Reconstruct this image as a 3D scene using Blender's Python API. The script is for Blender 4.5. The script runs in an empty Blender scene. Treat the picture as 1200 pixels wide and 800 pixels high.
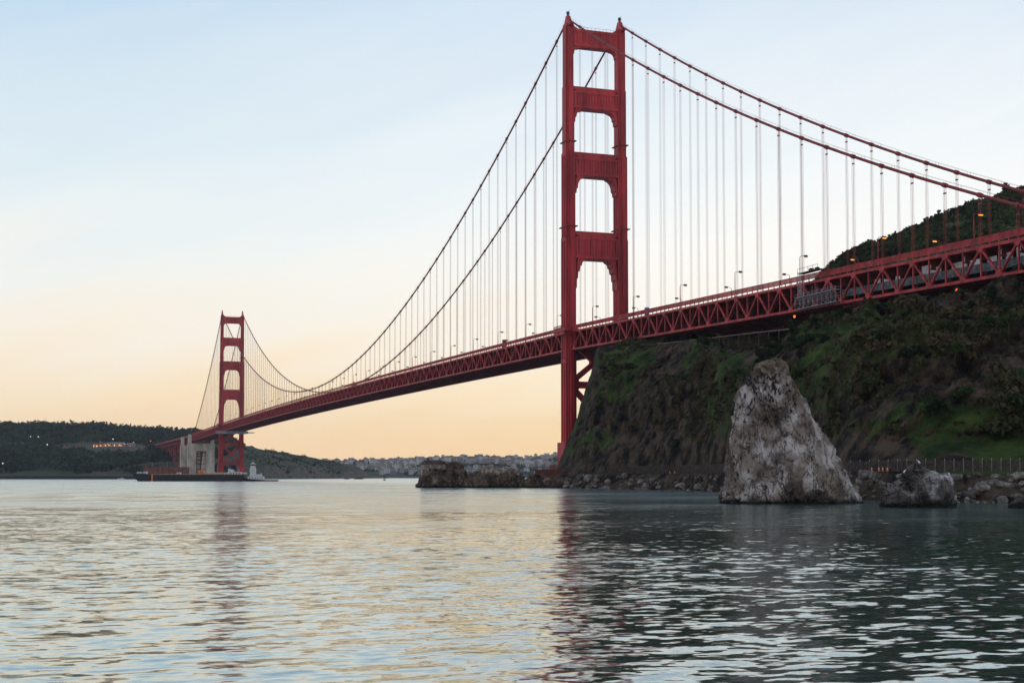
import bpy, math, random
import numpy as np
from mathutils import Vector, Matrix

random.seed(7)
rng = np.random.default_rng(7)
C = bpy.context.scene
COL = C.collection
R = math.radians

# ---------------------------------------------------------------- camera
# World: X = west, Y = south (along the bridge), Z = up, metres. North tower stands at Y = 0, south tower at Y = 1280.
CX, CY, CZ = -257.55, -614.44, 4.3
YAW, PITCH, F, PPY, W0, H0 = 0.3365, 0.0507, 1612.4, 476.4, 1200.0, 800.0
cam_d = bpy.data.cameras.new('camera')
cam = bpy.data.objects.new('camera', cam_d)
COL.objects.link(cam)
cam.location = (CX, CY, CZ)
cam.rotation_euler = (math.pi / 2 + PITCH, 0, -YAW)
cam_d.sensor_width = 36.0
cam_d.lens = 36.0 * F / W0
cam_d.shift_y = (PPY - H0 / 2) / W0
cam_d.clip_start = 0.5
cam_d.clip_end = 90000
C.camera = cam

# ---------------------------------------------------------------- world, sun, exposure
def lin(r, g, b):
    f = lambda c: (c / 255 / 12.92) if c / 255 <= 0.04045 else ((c / 255 + 0.055) / 1.055) ** 2.4
    return (f(r), f(g), f(b), 1.0)

world = bpy.data.worlds.new('World')
C.world = world
world.use_nodes = True
SUN_AZ = R(62)          # measured from +Y (south) towards +X (west)
SUN_EL = R(2.0)
def build_world():
    nt = world.node_tree
    N, L = nt.nodes, nt.links
    N.clear()
    out = N.new('ShaderNodeOutputWorld')
    tc = N.new('ShaderNodeTexCoord')
    sep = N.new('ShaderNodeSeparateXYZ')
    L.new(tc.outputs['Generated'], sep.inputs[0])
    asin = N.new('ShaderNodeMath'); asin.operation = 'ARCSINE'
    L.new(sep.outputs['Z'], asin.inputs[0])
    el = N.new('ShaderNodeMapRange')       # elevation 0..90 degrees -> 0..1
    el.inputs['From Min'].default_value = 0.0
    el.inputs['From Max'].default_value = math.pi / 2
    L.new(asin.outputs[0], el.inputs['Value'])
    # slow streaks of thin cloud bend the bands a little
    az = N.new('ShaderNodeVectorMath'); az.operation = 'DOT_PRODUCT'; az.inputs[1].default_value = (math.cos(YAW), -math.sin(YAW), 0)
    L.new(tc.outputs['Generated'], az.inputs[0])
    tl = N.new('ShaderNodeMath'); tl.operation = 'MULTIPLY_ADD'; tl.inputs[1].default_value = -0.30
    L.new(az.outputs['Value'], tl.inputs[0]); L.new(sep.outputs['Z'], tl.inputs[2])
    mz = N.new('ShaderNodeMath'); mz.operation = 'MULTIPLY'; mz.inputs[1].default_value = 11.0; L.new(tl.outputs[0], mz.inputs[0])
    ma = N.new('ShaderNodeMath'); ma.operation = 'MULTIPLY'; ma.inputs[1].default_value = 1.6; L.new(az.outputs['Value'], ma.inputs[0])
    cv = N.new('ShaderNodeCombineXYZ'); L.new(ma.outputs[0], cv.inputs[0]); L.new(mz.outputs[0], cv.inputs[1])
    nz = N.new('ShaderNodeTexNoise'); nz.inputs['Scale'].default_value = 1.5; nz.inputs['Detail'].default_value = 5; nz.inputs['Roughness'].default_value = 0.55
    L.new(cv.outputs[0], nz.inputs['Vector'])
    wob = N.new('ShaderNodeMath'); wob.operation = 'MULTIPLY_ADD'
    wob.inputs[1].default_value = 0.075
    L.new(nz.outputs['Fac'], wob.inputs[0])
    sub = N.new('ShaderNodeMath'); sub.operation = 'SUBTRACT'; sub.inputs[1].default_value = 0.0375
    L.new(el.outputs[0], sub.inputs[0])
    L.new(sub.outputs[0], wob.inputs[2])
    def ramp(stops):
        r = N.new('ShaderNodeValToRGB')
        e = r.color_ramp.elements
        e[0].position = stops[0][0] / 90; e[0].color = stops[0][1]
        e[1].position = stops[-1][0] / 90; e[1].color = stops[-1][1]
        for d, c in stops[1:-1]:
            k = e.new(d / 90); k.color = c
        L.new(wob.outputs[0], r.inputs[0])
        return r
    left = ramp([(0, lin(250, 216, 176)), (1.5, lin(249, 219, 180)), (3, lin(249, 227, 193)), (5.5, lin(246, 236, 220)), (8, lin(238, 239, 234)), (10.5, lin(228, 236, 238)),
                 (13, lin(216, 230, 237)), (16, lin(205, 223, 235)), (20, lin(188, 212, 234)), (34, lin(172, 202, 233)), (90, lin(140, 170, 212))])
    right = ramp([(0, lin(255, 214, 158)), (1.5, lin(255, 222, 170)), (3.5, lin(254, 232, 196)), (6, lin(252, 243, 228)), (9, lin(248, 247, 243)), (12.5, lin(238, 243, 245)),
                  (16, lin(225, 234, 241)), (20, lin(206, 222, 238)), (34, lin(184, 210, 236)), (90, lin(140, 170, 212))])
    back = ramp([(0, lin(220, 206, 206)), (6, lin(226, 214, 216)), (14, lin(214, 212, 222)), (34, lin(192, 202, 220)), (90, lin(140, 170, 212))])
    # azimuth: mix left -> right across the western sky, then to the dim eastern sky behind
    rv = N.new('ShaderNodeVectorMath'); rv.operation = 'DOT_PRODUCT'
    rv.inputs[1].default_value = (math.cos(YAW), -math.sin(YAW), 0)
    L.new(tc.outputs['Generated'], rv.inputs[0])
    mr = N.new('ShaderNodeMapRange'); mr.interpolation_type = 'SMOOTHSTEP'
    mr.inputs['From Min'].default_value = -0.36; mr.inputs['From Max'].default_value = 0.2
    L.new(rv.outputs['Value'], mr.inputs['Value'])
    m1 = N.new('ShaderNodeMixRGB'); L.new(mr.outputs[0], m1.inputs[0]); L.new(left.outputs[0], m1.inputs[1]); L.new(right.outputs[0], m1.inputs[2])
    fv = N.new('ShaderNodeVectorMath'); fv.operation = 'DOT_PRODUCT'
    fv.inputs[1].default_value = (math.sin(YAW + 0.35), math.cos(YAW + 0.35), 0)
    L.new(tc.outputs['Generated'], fv.inputs[0])
    mf = N.new('ShaderNodeMapRange'); mf.interpolation_type = 'SMOOTHSTEP'
    mf.inputs['From Min'].default_value = -0.35; mf.inputs['From Max'].default_value = 0.6
    L.new(fv.outputs['Value'], mf.inputs['Value'])
    m2 = N.new('ShaderNodeMixRGB'); L.new(mf.outputs[0], m2.inputs[0]); L.new(back.outputs[0], m2.inputs[1]); L.new(m1.outputs[0], m2.inputs[2])
    bg = N.new('ShaderNodeBackground'); bg.inputs['Strength'].default_value = 1.15
    L.new(m2.outputs[0], bg.inputs['Color'])
    sky = N.new('ShaderNodeTexSky'); sky.sky_type = 'NISHITA'; sky.sun_disc = False
    sky.sun_elevation = SUN_EL; sky.sun_rotation = SUN_AZ
    bg2 = N.new('ShaderNodeBackground'); bg2.inputs['Strength'].default_value = 0.05
    L.new(sky.outputs[0], bg2.inputs['Color'])
    mx = N.new('ShaderNodeMixShader'); mx.inputs[0].default_value = 0.06
    L.new(bg.outputs[0], mx.inputs[1]); L.new(bg2.outputs[0], mx.inputs[2])
    L.new(mx.outputs[0], out.inputs['Surface'])
build_world()

sun_d = bpy.data.lights.new('sun', 'SUN')
sun_d.energy = 0.12
sun_d.angle = R(14)
sun_d.color = (1.0, 0.72, 0.5)
sun = bpy.data.objects.new('sun', sun_d)
COL.objects.link(sun)
sdir = Vector((math.sin(SUN_AZ) * math.cos(SUN_EL), math.cos(SUN_AZ) * math.cos(SUN_EL), math.sin(SUN_EL)))
sun.rotation_euler = sdir.to_track_quat('Z', 'Y').to_euler()

C.view_settings.view_transform = 'Standard'
C.view_settings.look = 'None'
C.view_settings.exposure = 0.0
C.view_settings.gamma = 1.0
C.view_settings.use_curve_mapping = False
C.cycles.use_denoising = True
C.cycles.max_bounces = 6
C.cycles.volume_bounces = 0

# ---------------------------------------------------------------- geometry helpers
FW = Vector((math.sin(YAW), math.cos(YAW), 0))
RT = Vector((math.cos(YAW), -math.sin(YAW), 0))
def colpos(x, d):
    """plan position of the photograph's column x at distance d"""
    u = (x - W0 / 2) / F / math.cos(PITCH) * d
    return CX + RT.x * u + FW.x * d, CY + RT.y * u + FW.y * d
def zat(y, d):
    yc = (PPY - y) / F
    return CZ + d * (math.sin(PITCH) + yc * math.cos(PITCH)) / (math.cos(PITCH) - yc * math.sin(PITCH))
def at(x, y, d):
    yc = (PPY - y) / F
    v = math.cos(PITCH) - yc * math.sin(PITCH)
    u = (x - W0 / 2) / F / v * d
    return Vector((CX + RT.x * u + FW.x * d, CY + RT.y * u + FW.y * d, zat(y, d)))

def _hash(x, y, z, s):
    h = (x * np.uint32(374761393) + y * np.uint32(668265263) + z * np.uint32(2246822519) + np.uint32(s * 3266489917 & 0xffffffff))
    h = (h ^ (h >> np.uint32(13))) * np.uint32(1274126177)
    h = h ^ (h >> np.uint32(16))
    return h.astype(np.float64) / 4294967295.0
def vnoise(x, y, z=None, s=1):
    x = np.asarray(x, float); y = np.asarray(y, float)
    z = np.zeros_like(x) if z is None else np.asarray(z, float)
    xi, yi, zi = np.floor(x), np.floor(y), np.floor(z)
    fx, fy, fz = x - xi, y - yi, z - zi
    fx, fy, fz = [t * t * t * (t * (t * 6 - 15) + 10) for t in (fx, fy, fz)]
    xi, yi, zi = [(t.astype(np.int64) & 0xffffffff).astype(np.uint32) for t in (xi, yi, zi)]
    o = np.uint32(1)
    with np.errstate(over='ignore'):
        c = [_hash(xi + (o if i & 1 else np.uint32(0)), yi + (o if i & 2 else np.uint32(0)), zi + (o if i & 4 else np.uint32(0)), s) for i in range(8)]
    a = c[0] + (c[1] - c[0]) * fx; b = c[2] + (c[3] - c[2]) * fx
    d = c[4] + (c[5] - c[4]) * fx; e = c[6] + (c[7] - c[6]) * fx
    a = a + (b - a) * fy; d = d + (e - d) * fy
    return (a + (d - a) * fz) * 2 - 1
def fbm(x, y, z=None, o=5, g=0.5, s=1):
    t, a = 0, 1.0
    for i in range(o):
        k = 2.03 ** i
        t = t + a * vnoise(x * k, y * k, None if z is None else z * k, s + i * 7)
        a *= g
    return t
def ridged(x, y, z=None, o=5, g=0.5, s=1):
    t, a = 0, 1.0
    for i in range(o):
        k = 2.07 ** i
        t = t + a * (1 - 2 * np.abs(vnoise(x * k, y * k, None if z is None else z * k, s + i * 11)))
        a *= g
    return t

class MB:
    """collects shapes that become ONE mesh object"""
    def __init__(self): self.v, self.f = [], []
    def add(self, vs, fs):
        n = len(self.v); self.v += [tuple(p) for p in vs]; self.f += [tuple(i + n for i in q) for q in fs]
    def box(self, x0, x1, y0, y1, z0, z1):
        self.add([(x0, y0, z0), (x1, y0, z0), (x1, y1, z0), (x0, y1, z0), (x0, y0, z1), (x1, y0, z1), (x1, y1, z1), (x0, y1, z1)],
                 [(0, 3, 2, 1), (4, 5, 6, 7), (0, 1, 5, 4), (1, 2, 6, 5), (2, 3, 7, 6), (3, 0, 4, 7)])
    def beam(self, p, q, w, h=None, up=(0, 0, 1)):
        p, q = Vector(p), Vector(q); h = h or w
        d = (q - p).normalized(); up = Vector(up)
        if abs(d.dot(up)) > 0.95: up = Vector((0, 1, 0))
        s = d.cross(up).normalized() * (w / 2); t = s.cross(d).normalized() * (h / 2)
        a = [p - s - t, p + s - t, p + s + t, p - s + t]; b = [x + (q - p) for x in a]
        self.add(a + b, [(3, 2, 1, 0), (4, 5, 6, 7), (0, 1, 5, 4), (1, 2, 6, 5), (2, 3, 7, 6), (3, 0, 4, 7)])
    def tube(self, pts, rad, n=8, caps=True):
        pts = [Vector(p) for p in pts]
        rad = [rad] * len(pts) if not hasattr(rad, '__len__') else rad
        rows = []
        for i, p in enumerate(pts):
            d = (pts[min(i + 1, len(pts) - 1)] - pts[max(i - 1, 0)]).normalized()
            up = Vector((0, 0, 1)) if abs(d.z) < 0.97 else Vector((1, 0, 0))
            s = d.cross(up).normalized(); t = s.cross(d)
            rows.append([p + (s * math.cos(a) + t * math.sin(a)) * rad[i] for a in [2 * math.pi * k / n for k in range(n)]])
        vs = [p for r in rows for p in r]; fs = []
        for i in range(len(pts) - 1):
            for k in range(n):
                fs.append((i * n + k, i * n + (k + 1) % n, (i + 1) * n + (k + 1) % n, (i + 1) * n + k))
        if caps: fs += [tuple(range(n - 1, -1, -1)), tuple(range((len(pts) - 1) * n, len(pts) * n))]
        self.add(vs, fs)
    def prism(self, poly, z0, z1, top=1.0):
        """plan polygon (x,y) extruded from z0 to z1"""
        n = len(poly)
        cx = sum(p[0] for p in poly) / n; cy = sum(p[1] for p in poly) / n
        self.add([(x, y, z0) for x, y in poly] + [(cx + (x - cx) * top, cy + (y - cy) * top, z1) for x, y in poly],
                 [tuple(range(n - 1, -1, -1)), tuple(range(n, 2 * n))] + [(i, (i + 1) % n, n + (i + 1) % n, n + i) for i in range(n)])
    def slab(self, poly, y0, y1):
        """outline (x,z) extruded along y"""
        n = len(poly)
        self.add([(x, y0, z) for x, z in poly] + [(x, y1, z) for x, z in poly],
                 [tuple(range(n)), tuple(range(2 * n - 1, n - 1, -1))] + [((i + 1) % n, i, n + i, n + (i + 1) % n) for i in range(n)])
    def build(self, name, mat, parent=None, smooth=False, loc=None):
        me = bpy.data.meshes.new(name)
        me.from_pydata(self.v, [], self.f)
        return link(name, me, mat, parent, smooth, loc)
def link(name, me, mat, parent=None, smooth=False, loc=None):
    if mat is not None and not me.materials: me.materials.append(mat)
    if smooth: me.polygons.foreach_set('use_smooth', [True] * len(me.polygons))
    o = bpy.data.objects.new(name, me)
    COL.objects.link(o)
    if parent is not None: o.parent = parent
    if loc is not None: o.location = loc
    return o
def npmesh(name, V, Q, mat, parent=None, smooth=True):
    """large mesh from numpy arrays: V (n,3), Q (m,4) or (m,3)"""
    V = np.ascontiguousarray(V, np.float32); Q = np.ascontiguousarray(Q, np.int32)
    me = bpy.data.meshes.new(name)
    k = Q.shape[1]
    me.vertices.add(len(V)); me.vertices.foreach_set('co', V.ravel())
    me.loops.add(Q.size); me.loops.foreach_set('vertex_index', Q.ravel())
    me.polygons.add(len(Q)); me.polygons.foreach_set('loop_start', np.arange(0, Q.size, k, dtype=np.int32))
    me.polygons.foreach_set('loop_total', np.full(len(Q), k, np.int32))
    me.update(calc_edges=True); me.validate()
    return link(name, me, mat, parent, smooth)
def gridfaces(nr, nc, wrap=False):
    i, j = np.meshgrid(np.arange(nr - 1), np.arange(nc if wrap else nc - 1), indexing='ij')
    j2 = (j + 1) % nc
    return np.stack([i * nc + j, i * nc + j2, (i + 1) * nc + j2, (i + 1) * nc + j], -1).reshape(-1, 4)
def tag(o, label, cat, group=None, kind=None):
    if label: o['label'] = label
    if cat: o['category'] = cat
    if group: o['group'] = group
    if kind: o['kind'] = kind
    return o
def empty(name, loc=(0, 0, 0), parent=None, rz=0):
    o = bpy.data.objects.new(name, None); COL.objects.link(o)
    o.location = loc; o.rotation_euler = (0, 0, rz)
    if parent is not None: o.parent = parent
    return o
def copy_tree(o, parent=None):
    c = o.copy(); COL.objects.link(c); c.parent = parent
    for ch in list(o.children): copy_tree(ch, c)
    return c

# ---------------------------------------------------------------- materials
def mat(name, base, rough=0.7, vary=0.25, scale=1.0, bump=0.0, bscale=None, second=None, spec=0.3, stretch=(1, 1, 1), bdist=0.1, thr=(0.42, 0.62), detail=6):
    m = bpy.data.materials.new(name); m.use_nodes = True
    nt = m.node_tree; N, L = nt.nodes, nt.links
    b = N['Principled BSDF']
    b.inputs['Roughness'].default_value = rough
    b.inputs['Specular IOR Level'].default_value = spec
    tc = N.new('ShaderNodeTexCoord')
    mp = N.new('ShaderNodeMapping'); mp.inputs['Scale'].default_value = stretch
    L.new(tc.outputs['Object'], mp.inputs[0])
    nz = N.new('ShaderNodeTexNoise'); nz.inputs['Scale'].default_value = scale; nz.inputs['Detail'].default_value = detail
    nz.inputs['Roughness'].default_value = 0.6
    L.new(mp.outputs[0], nz.inputs['Vector'])
    r = N.new('ShaderNodeValToRGB'); L.new(nz.outputs['Fac'], r.inputs[0])
    c1 = base; c2 = second or tuple(min(1, c * (1 + vary)) for c in base)
    c0 = base if second else tuple(c * (1 - vary) for c in base)
    r.color_ramp.elements[0].position = thr[0]; r.color_ramp.elements[0].color = (*c0, 1)
    r.color_ramp.elements[1].position = thr[1]; r.color_ramp.elements[1].color = (*c2, 1)
    L.new(r.outputs[0], b.inputs['Base Color'])
    if bump:
        nb = N.new('ShaderNodeTexNoise'); nb.inputs['Scale'].default_value = bscale or scale * 4; nb.inputs['Detail'].default_value = 7
        L.new(mp.outputs[0], nb.inputs['Vector'])
        bp = N.new('ShaderNodeBump'); bp.inputs['Strength'].default_value = bump; bp.inputs['Distance'].default_value = bdist
        L.new(nb.outputs['Fac'], bp.inputs['Height']); L.new(bp.outputs[0], b.inputs['Normal'])
    return m
def emit(name, col, strength):
    m = bpy.data.materials.new(name); m.use_nodes = True
    b = m.node_tree.nodes['Principled BSDF']
    b.inputs['Base Color'].default_value = (*col, 1)
    b.inputs['Emission Color'].default_value = (*col, 1); b.inputs['Emission Strength'].default_value = strength
    return m
M = {}
M['steel'] = mat('red_steel_paint', (0.36, 0.029, 0.034), 0.55, 0.32, 0.16, 0.15, 1.2, stretch=(1, 1, 0.18), bdist=0.05)
M['steel2'] = mat('red_steel_truss', (0.36, 0.036, 0.040), 0.6, 0.35, 0.3)
M['cable'] = mat('cable_paint', (0.20, 0.024, 0.022), 0.6, 0.2, 0.5)
M['rope'] = mat('suspender_paint', (0.27, 0.06, 0.055), 0.6, 0.2, 0.5)
M['deckdark'] = mat('deck_underside', (0.12, 0.02, 0.02), 0.8, 0.3, 0.3)  # truss red darkened: the shade under the deck is put into the colour
M['asphalt'] = mat('asphalt', (0.05, 0.05, 0.05), 0.9, 0.2, 0.5)
M['concrete'] = mat('concrete', (0.47, 0.42, 0.34), 0.9, 0.25, 0.12, 0.3, 0.6, stretch=(1, 1, 0.4), bdist=0.3)
M['brick'] = mat('red_brick', (0.17, 0.065, 0.05), 0.9, 0.3, 0.2)
M['grey'] = mat('grey_metal', (0.30, 0.31, 0.32), 0.6, 0.2, 0.5)
M['net'] = mat('grey_netting', (0.11, 0.13, 0.14), 0.9, 0.4, 0.7)
M['white'] = mat('white_paint', (0.60, 0.60, 0.58), 0.6, 0.12, 0.6)
M['sheet'] = mat('white_sheeting', (0.60, 0.60, 0.62), 0.7, 0.25, 0.4)
M['black'] = mat('dark_steel', (0.018, 0.02, 0.022), 0.6, 0.3, 0.3)
M['yellow'] = mat('yellow_paint', (0.50, 0.26, 0.04), 0.6, 0.2, 0.4)
M['orange'] = mat('orange_paint', (0.75, 0.16, 0.03), 0.6, 0.15, 0.6)
M['blue'] = mat('blue_plastic', (0.03, 0.12, 0.32), 0.5, 0.1, 0.6)
M['bird'] = mat('black_feathers', (0.012, 0.012, 0.014), 0.6, 0.3, 8)
M['gull'] = mat('white_feathers', (0.75, 0.75, 0.74), 0.7, 0.1, 8)
M['wood'] = mat('weathered_wood', (0.085, 0.066, 0.055), 0.9, 0.35, 1.5)
M['leaf'] = mat('dark_foliage', (0.026, 0.042, 0.018), 0.9, 0.55, 0.25, spec=0.1)
M['leaf2'] = mat('green_foliage', (0.045, 0.07, 0.022), 0.9, 0.5, 0.2, spec=0.1)
M['scrub'] = mat('hill_scrub', (0.035, 0.048, 0.018), 0.95, 0.6, 0.05, spec=0.1)
M['scrubdry'] = mat('cliff_scrub', (0.04, 0.045, 0.018), 0.95, 0.5, 0.08, second=(0.075, 0.055, 0.03), spec=0.1)
M['bark'] = mat('bark', (0.06, 0.045, 0.035), 0.95, 0.3, 2)
M['forest'] = mat('forest_canopy', (0.030, 0.044, 0.022), 0.95, 0.5, 0.02, spec=0.1)
M['lamp'] = emit('sodium_lamp', (1.0, 0.36, 0.035), 1.5)
M['lampoff'] = mat('unlit_lamp_glass', (0.45, 0.36, 0.22), 0.4, 0.1, 2)
M['redlamp'] = emit('red_beacon', (1.0, 0.13, 0.015), 2.2)
M['farlamp'] = emit('far_orange_lamp', (1.0, 0.36, 0.08), 2.5)
M['farwhite'] = emit('far_white_lamp', (1.0, 0.92, 0.8), 5.0)

def water_mat():
    """sea surface: the ripples too small for the mesh come in as a field of small surface slopes"""
    m = bpy.data.materials.new('sea_water'); m.use_nodes = True
    nt = m.node_tree; N, L = nt.nodes, nt.links
    b = N['Principled BSDF']
    b.inputs['Base Color'].default_value = (0.010, 0.058, 0.045, 1)
    b.inputs['IOR'].default_value = 1.6
    b.inputs['Roughness'].default_value = 0.06
    tc = N.new('ShaderNodeTexCoord')
    def slopes(scale, st, amp, det, rot):
        mp = N.new('ShaderNodeMapping'); mp.inputs['Rotation'].default_value = (0, 0, rot); mp.inputs['Scale'].default_value = st
        L.new(tc.outputs['Object'], mp.inputs[0])
        n = N.new('ShaderNodeTexNoise'); n.noise_dimensions = '2D'; n.inputs['Scale'].default_value = scale; n.inputs['Detail'].default_value = det; n.inputs['Roughness'].default_value = 0.5
        L.new(mp.outputs[0], n.inputs['Vector'])
        v = N.new('ShaderNodeVectorMath'); v.operation = 'SUBTRACT'; v.inputs[1].default_value = (0.5, 0.5, 0.5); L.new(n.outputs['Color'], v.inputs[0])
        k = N.new('ShaderNodeVectorMath'); k.operation = 'SCALE'; k.inputs['Scale'].default_value = amp; L.new(v.outputs[0], k.inputs[0])
        return k
    a = slopes(0.85, (0.5, 1.0, 1.0), WATER_A, 2, YAW + 0.1)
    c = slopes(2.6, (0.55, 1.0, 1.0), WATER_B, 2, YAW - 0.15)
    ad = N.new('ShaderNodeVectorMath'); ad.operation = 'ADD'; L.new(a.outputs[0], ad.inputs[0]); L.new(c.outputs[0], ad.inputs[1])
    mpb = N.new('ShaderNodeMapping'); mpb.inputs['Rotation'].default_value = (0, 0, YAW); mpb.inputs['Scale'].default_value = (0.35, 1, 1)
    L.new(tc.outputs['Object'], mpb.inputs[0])
    big = N.new('ShaderNodeTexNoise'); big.inputs['Scale'].default_value = 0.03; big.inputs['Detail'].default_value = 3; L.new(mpb.outputs[0], big.inputs['Vector'])
    mr = N.new('ShaderNodeMapRange'); mr.inputs['From Min'].default_value = 0.35; mr.inputs['From Max'].default_value = 0.65
    mr.inputs['To Min'].default_value = 0.7; mr.inputs['To Max'].default_value = 1.2
    L.new(big.outputs['Fac'], mr.inputs['Value'])
    an = N.new('ShaderNodeAttribute'); an.attribute_name = 'ripple'
    rm = N.new('ShaderNodeMath'); rm.operation = 'MULTIPLY'; L.new(mr.outputs[0], rm.inputs[0]); L.new(an.outputs['Fac'], rm.inputs[1])
    ro = N.new('ShaderNodeMapRange'); ro.inputs['To Min'].default_value = 0.22; ro.inputs['To Max'].default_value = 0.08; L.new(an.outputs['Fac'], ro.inputs['Value'])
    rw = N.new('ShaderNodeMath'); rw.operation = 'MULTIPLY'; L.new(ro.outputs[0], rw.inputs[0]); L.new(mr.outputs[0], rw.inputs[1])
    L.new(rw.outputs[0], b.inputs['Roughness'])
    sc0 = N.new('ShaderNodeVectorMath'); sc0.operation = 'SCALE'; L.new(ad.outputs[0], sc0.inputs[0]); L.new(rm.outputs[0], sc0.inputs['Scale'])
    e_ = slopes(0.22, (0.4, 1.0, 1.0), 0.42, 4, YAW + 0.05)      # longer wavelets that still show far out
    iv = N.new('ShaderNodeMath'); iv.operation = 'SUBTRACT'; iv.inputs[0].default_value = 1.0; L.new(an.outputs['Fac'], iv.inputs[1])
    sq_ = N.new('ShaderNodeMath'); sq_.operation = 'POWER'; sq_.inputs[1].default_value = 0.6; L.new(iv.outputs[0], sq_.inputs[0])
    sc1 = N.new('ShaderNodeVectorMath'); sc1.operation = 'SCALE'; L.new(e_.outputs[0], sc1.inputs[0]); L.new(sq_.outputs[0], sc1.inputs['Scale'])
    sc = N.new('ShaderNodeVectorMath'); sc.operation = 'ADD'; L.new(sc0.outputs[0], sc.inputs[0]); L.new(sc1.outputs[0], sc.inputs[1])
    fl = N.new('ShaderNodeVectorMath'); fl.operation = 'MULTIPLY'; fl.inputs[1].default_value = (1, 1, 0); L.new(sc.outputs[0], fl.inputs[0])
    geo = N.new('ShaderNodeNewGeometry')
    su = N.new('ShaderNodeVectorMath'); su.operation = 'ADD'; L.new(geo.outputs['Normal'], su.inputs[0]); L.new(fl.outputs[0], su.inputs[1])
    no = N.new('ShaderNodeVectorMath'); no.operation = 'NORMALIZE'; L.new(su.outputs[0], no.inputs[0])
    L.new(no.outputs[0], b.inputs['Normal'])
    gl = N.new('ShaderNodeBsdfGlossy'); gl.inputs['Color'].default_value = (0.86, 0.95, 0.94, 1)
    L.new(rw.outputs[0], gl.inputs['Roughness']); L.new(no.outputs[0], gl.inputs['Normal'])
    mxs = N.new('ShaderNodeMixShader'); mxs.inputs[0].default_value = 0.40
    L.new(b.outputs[0], mxs.inputs[1]); L.new(gl.outputs[0], mxs.inputs[2])
    L.new(mxs.outputs[0], N['Material Output'].inputs['Surface'])
    return m
WATER_A, WATER_B = 0.30, 0.27
M['water'] = water_mat()

def land_mat(name, rock, rock2, grass, grass2, gscale, slope0, slope1, bumpd, gbias=0.5, attr=None):
    m = bpy.data.materials.new(name); m.use_nodes = True
    nt = m.node_tree; N, L = nt.nodes, nt.links
    b = N['Principled BSDF']; b.inputs['Roughness'].default_value = 0.95; b.inputs['Specular IOR Level'].default_value = 0.12
    tc = N.new('ShaderNodeTexCoord'); geo = N.new('ShaderNodeNewGeometry')
    def noise(sc, det=8, ro=0.6, st=(1, 1, 1)):
        mp = N.new('ShaderNodeMapping'); mp.inputs['Scale'].default_value = st
        L.new(tc.outputs['Object'], mp.inputs[0])
        n = N.new('ShaderNodeTexNoise'); n.inputs['Scale'].default_value = sc; n.inputs['Detail'].default_value = det; n.inputs['Roughness'].default_value = ro
        L.new(mp.outputs[0], n.inputs['Vector']); return n
    def ramp(src, p0, c0, p1, c1):
        r = N.new('ShaderNodeValToRGB'); e = r.color_ramp.elements
        e[0].position = p0; e[0].color = (*c0, 1); e[1].position = p1; e[1].color = (*c1, 1)
        L.new(src, r.inputs[0]); return r
    nr = noise(0.18, 10, 0.68)
    rr = ramp(nr.outputs['Fac'], 0.42, rock, 0.61, rock2)
    ng = noise(0.12, 8, 0.65)
    gg = ramp(ng.outputs['Fac'], 0.38, grass, 0.64, grass2)
    sep = N.new('ShaderNodeSeparateXYZ'); L.new(geo.outputs['Normal'], sep.inputs[0])
    sl = N.new('ShaderNodeMapRange'); sl.inputs['From Min'].default_value = slope0; sl.inputs['From Max'].default_value = slope1
    L.new(sep.outputs['Z'], sl.inputs['Value'])
    npatch = noise(gscale, 5, 0.6)
    pr = N.new('ShaderNodeMapRange'); pr.inputs['From Min'].default_value = gbias - 0.07; pr.inputs['From Max'].default_value = gbias + 0.07
    L.new(npatch.outputs['Fac'], pr.inputs['Value'])
    if attr:
        an = N.new('ShaderNodeAttribute'); an.attribute_name = attr
        pr = N.new('ShaderNodeMapRange'); pr.inputs['From Min'].default_value = 0.36; pr.inputs['From Max'].default_value = 0.66; L.new(an.outputs['Fac'], pr.inputs['Value'])
    mul = N.new('ShaderNodeMath'); mul.operation = 'MULTIPLY'; L.new(sl.outputs[0], mul.inputs[0]); L.new(pr.outputs[0], mul.inputs[1])
    sp = N.new('ShaderNodeSeparateXYZ'); L.new(tc.outputs['Object'], sp.inputs[0])
    hz_ = N.new('ShaderNodeMapRange'); hz_.inputs['From Min'].default_value = 4.4; hz_.inputs['From Max'].default_value = 5.0; L.new(sp.outputs['Z'], hz_.inputs['Value'])
    mul2 = N.new('ShaderNodeMath'); mul2.operation = 'MULTIPLY'; L.new(mul.outputs[0], mul2.inputs[0]); L.new(hz_.outputs[0], mul2.inputs[1])
    mx = N.new('ShaderNodeMixRGB'); L.new(mul2.outputs[0], mx.inputs[0]); L.new(rr.outputs[0], mx.inputs[1]); L.new(gg.outputs[0], mx.inputs[2])
    L.new(mx.outputs[0], b.inputs['Base Color'])
    nb = noise(0.7, 8, 0.65)
    bp = N.new('ShaderNodeBump'); bp.inputs['Strength'].default_value = 0.8; bp.inputs['Distance'].default_value = bumpd
    L.new(nb.outputs['Fac'], bp.inputs['Height']); L.new(bp.outputs[0], b.inputs['Normal'])
    return m
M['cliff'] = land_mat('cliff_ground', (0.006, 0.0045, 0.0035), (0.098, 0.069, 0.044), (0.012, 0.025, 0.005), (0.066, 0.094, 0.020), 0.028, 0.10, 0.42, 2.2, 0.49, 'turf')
M['south'] = land_mat('south_hills', (0.05, 0.042, 0.032), (0.17, 0.14, 0.105), (0.025, 0.035, 0.018), (0.07, 0.075, 0.035), 0.006, 0.80, 0.96, 3.0, 0.45)
M['city'] = land_mat('city_hills', (0.06, 0.055, 0.05), (0.12, 0.11, 0.10), (0.03, 0.04, 0.025), (0.06, 0.065, 0.04), 0.005, 0.2, 0.5, 3.0, 0.5)

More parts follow.
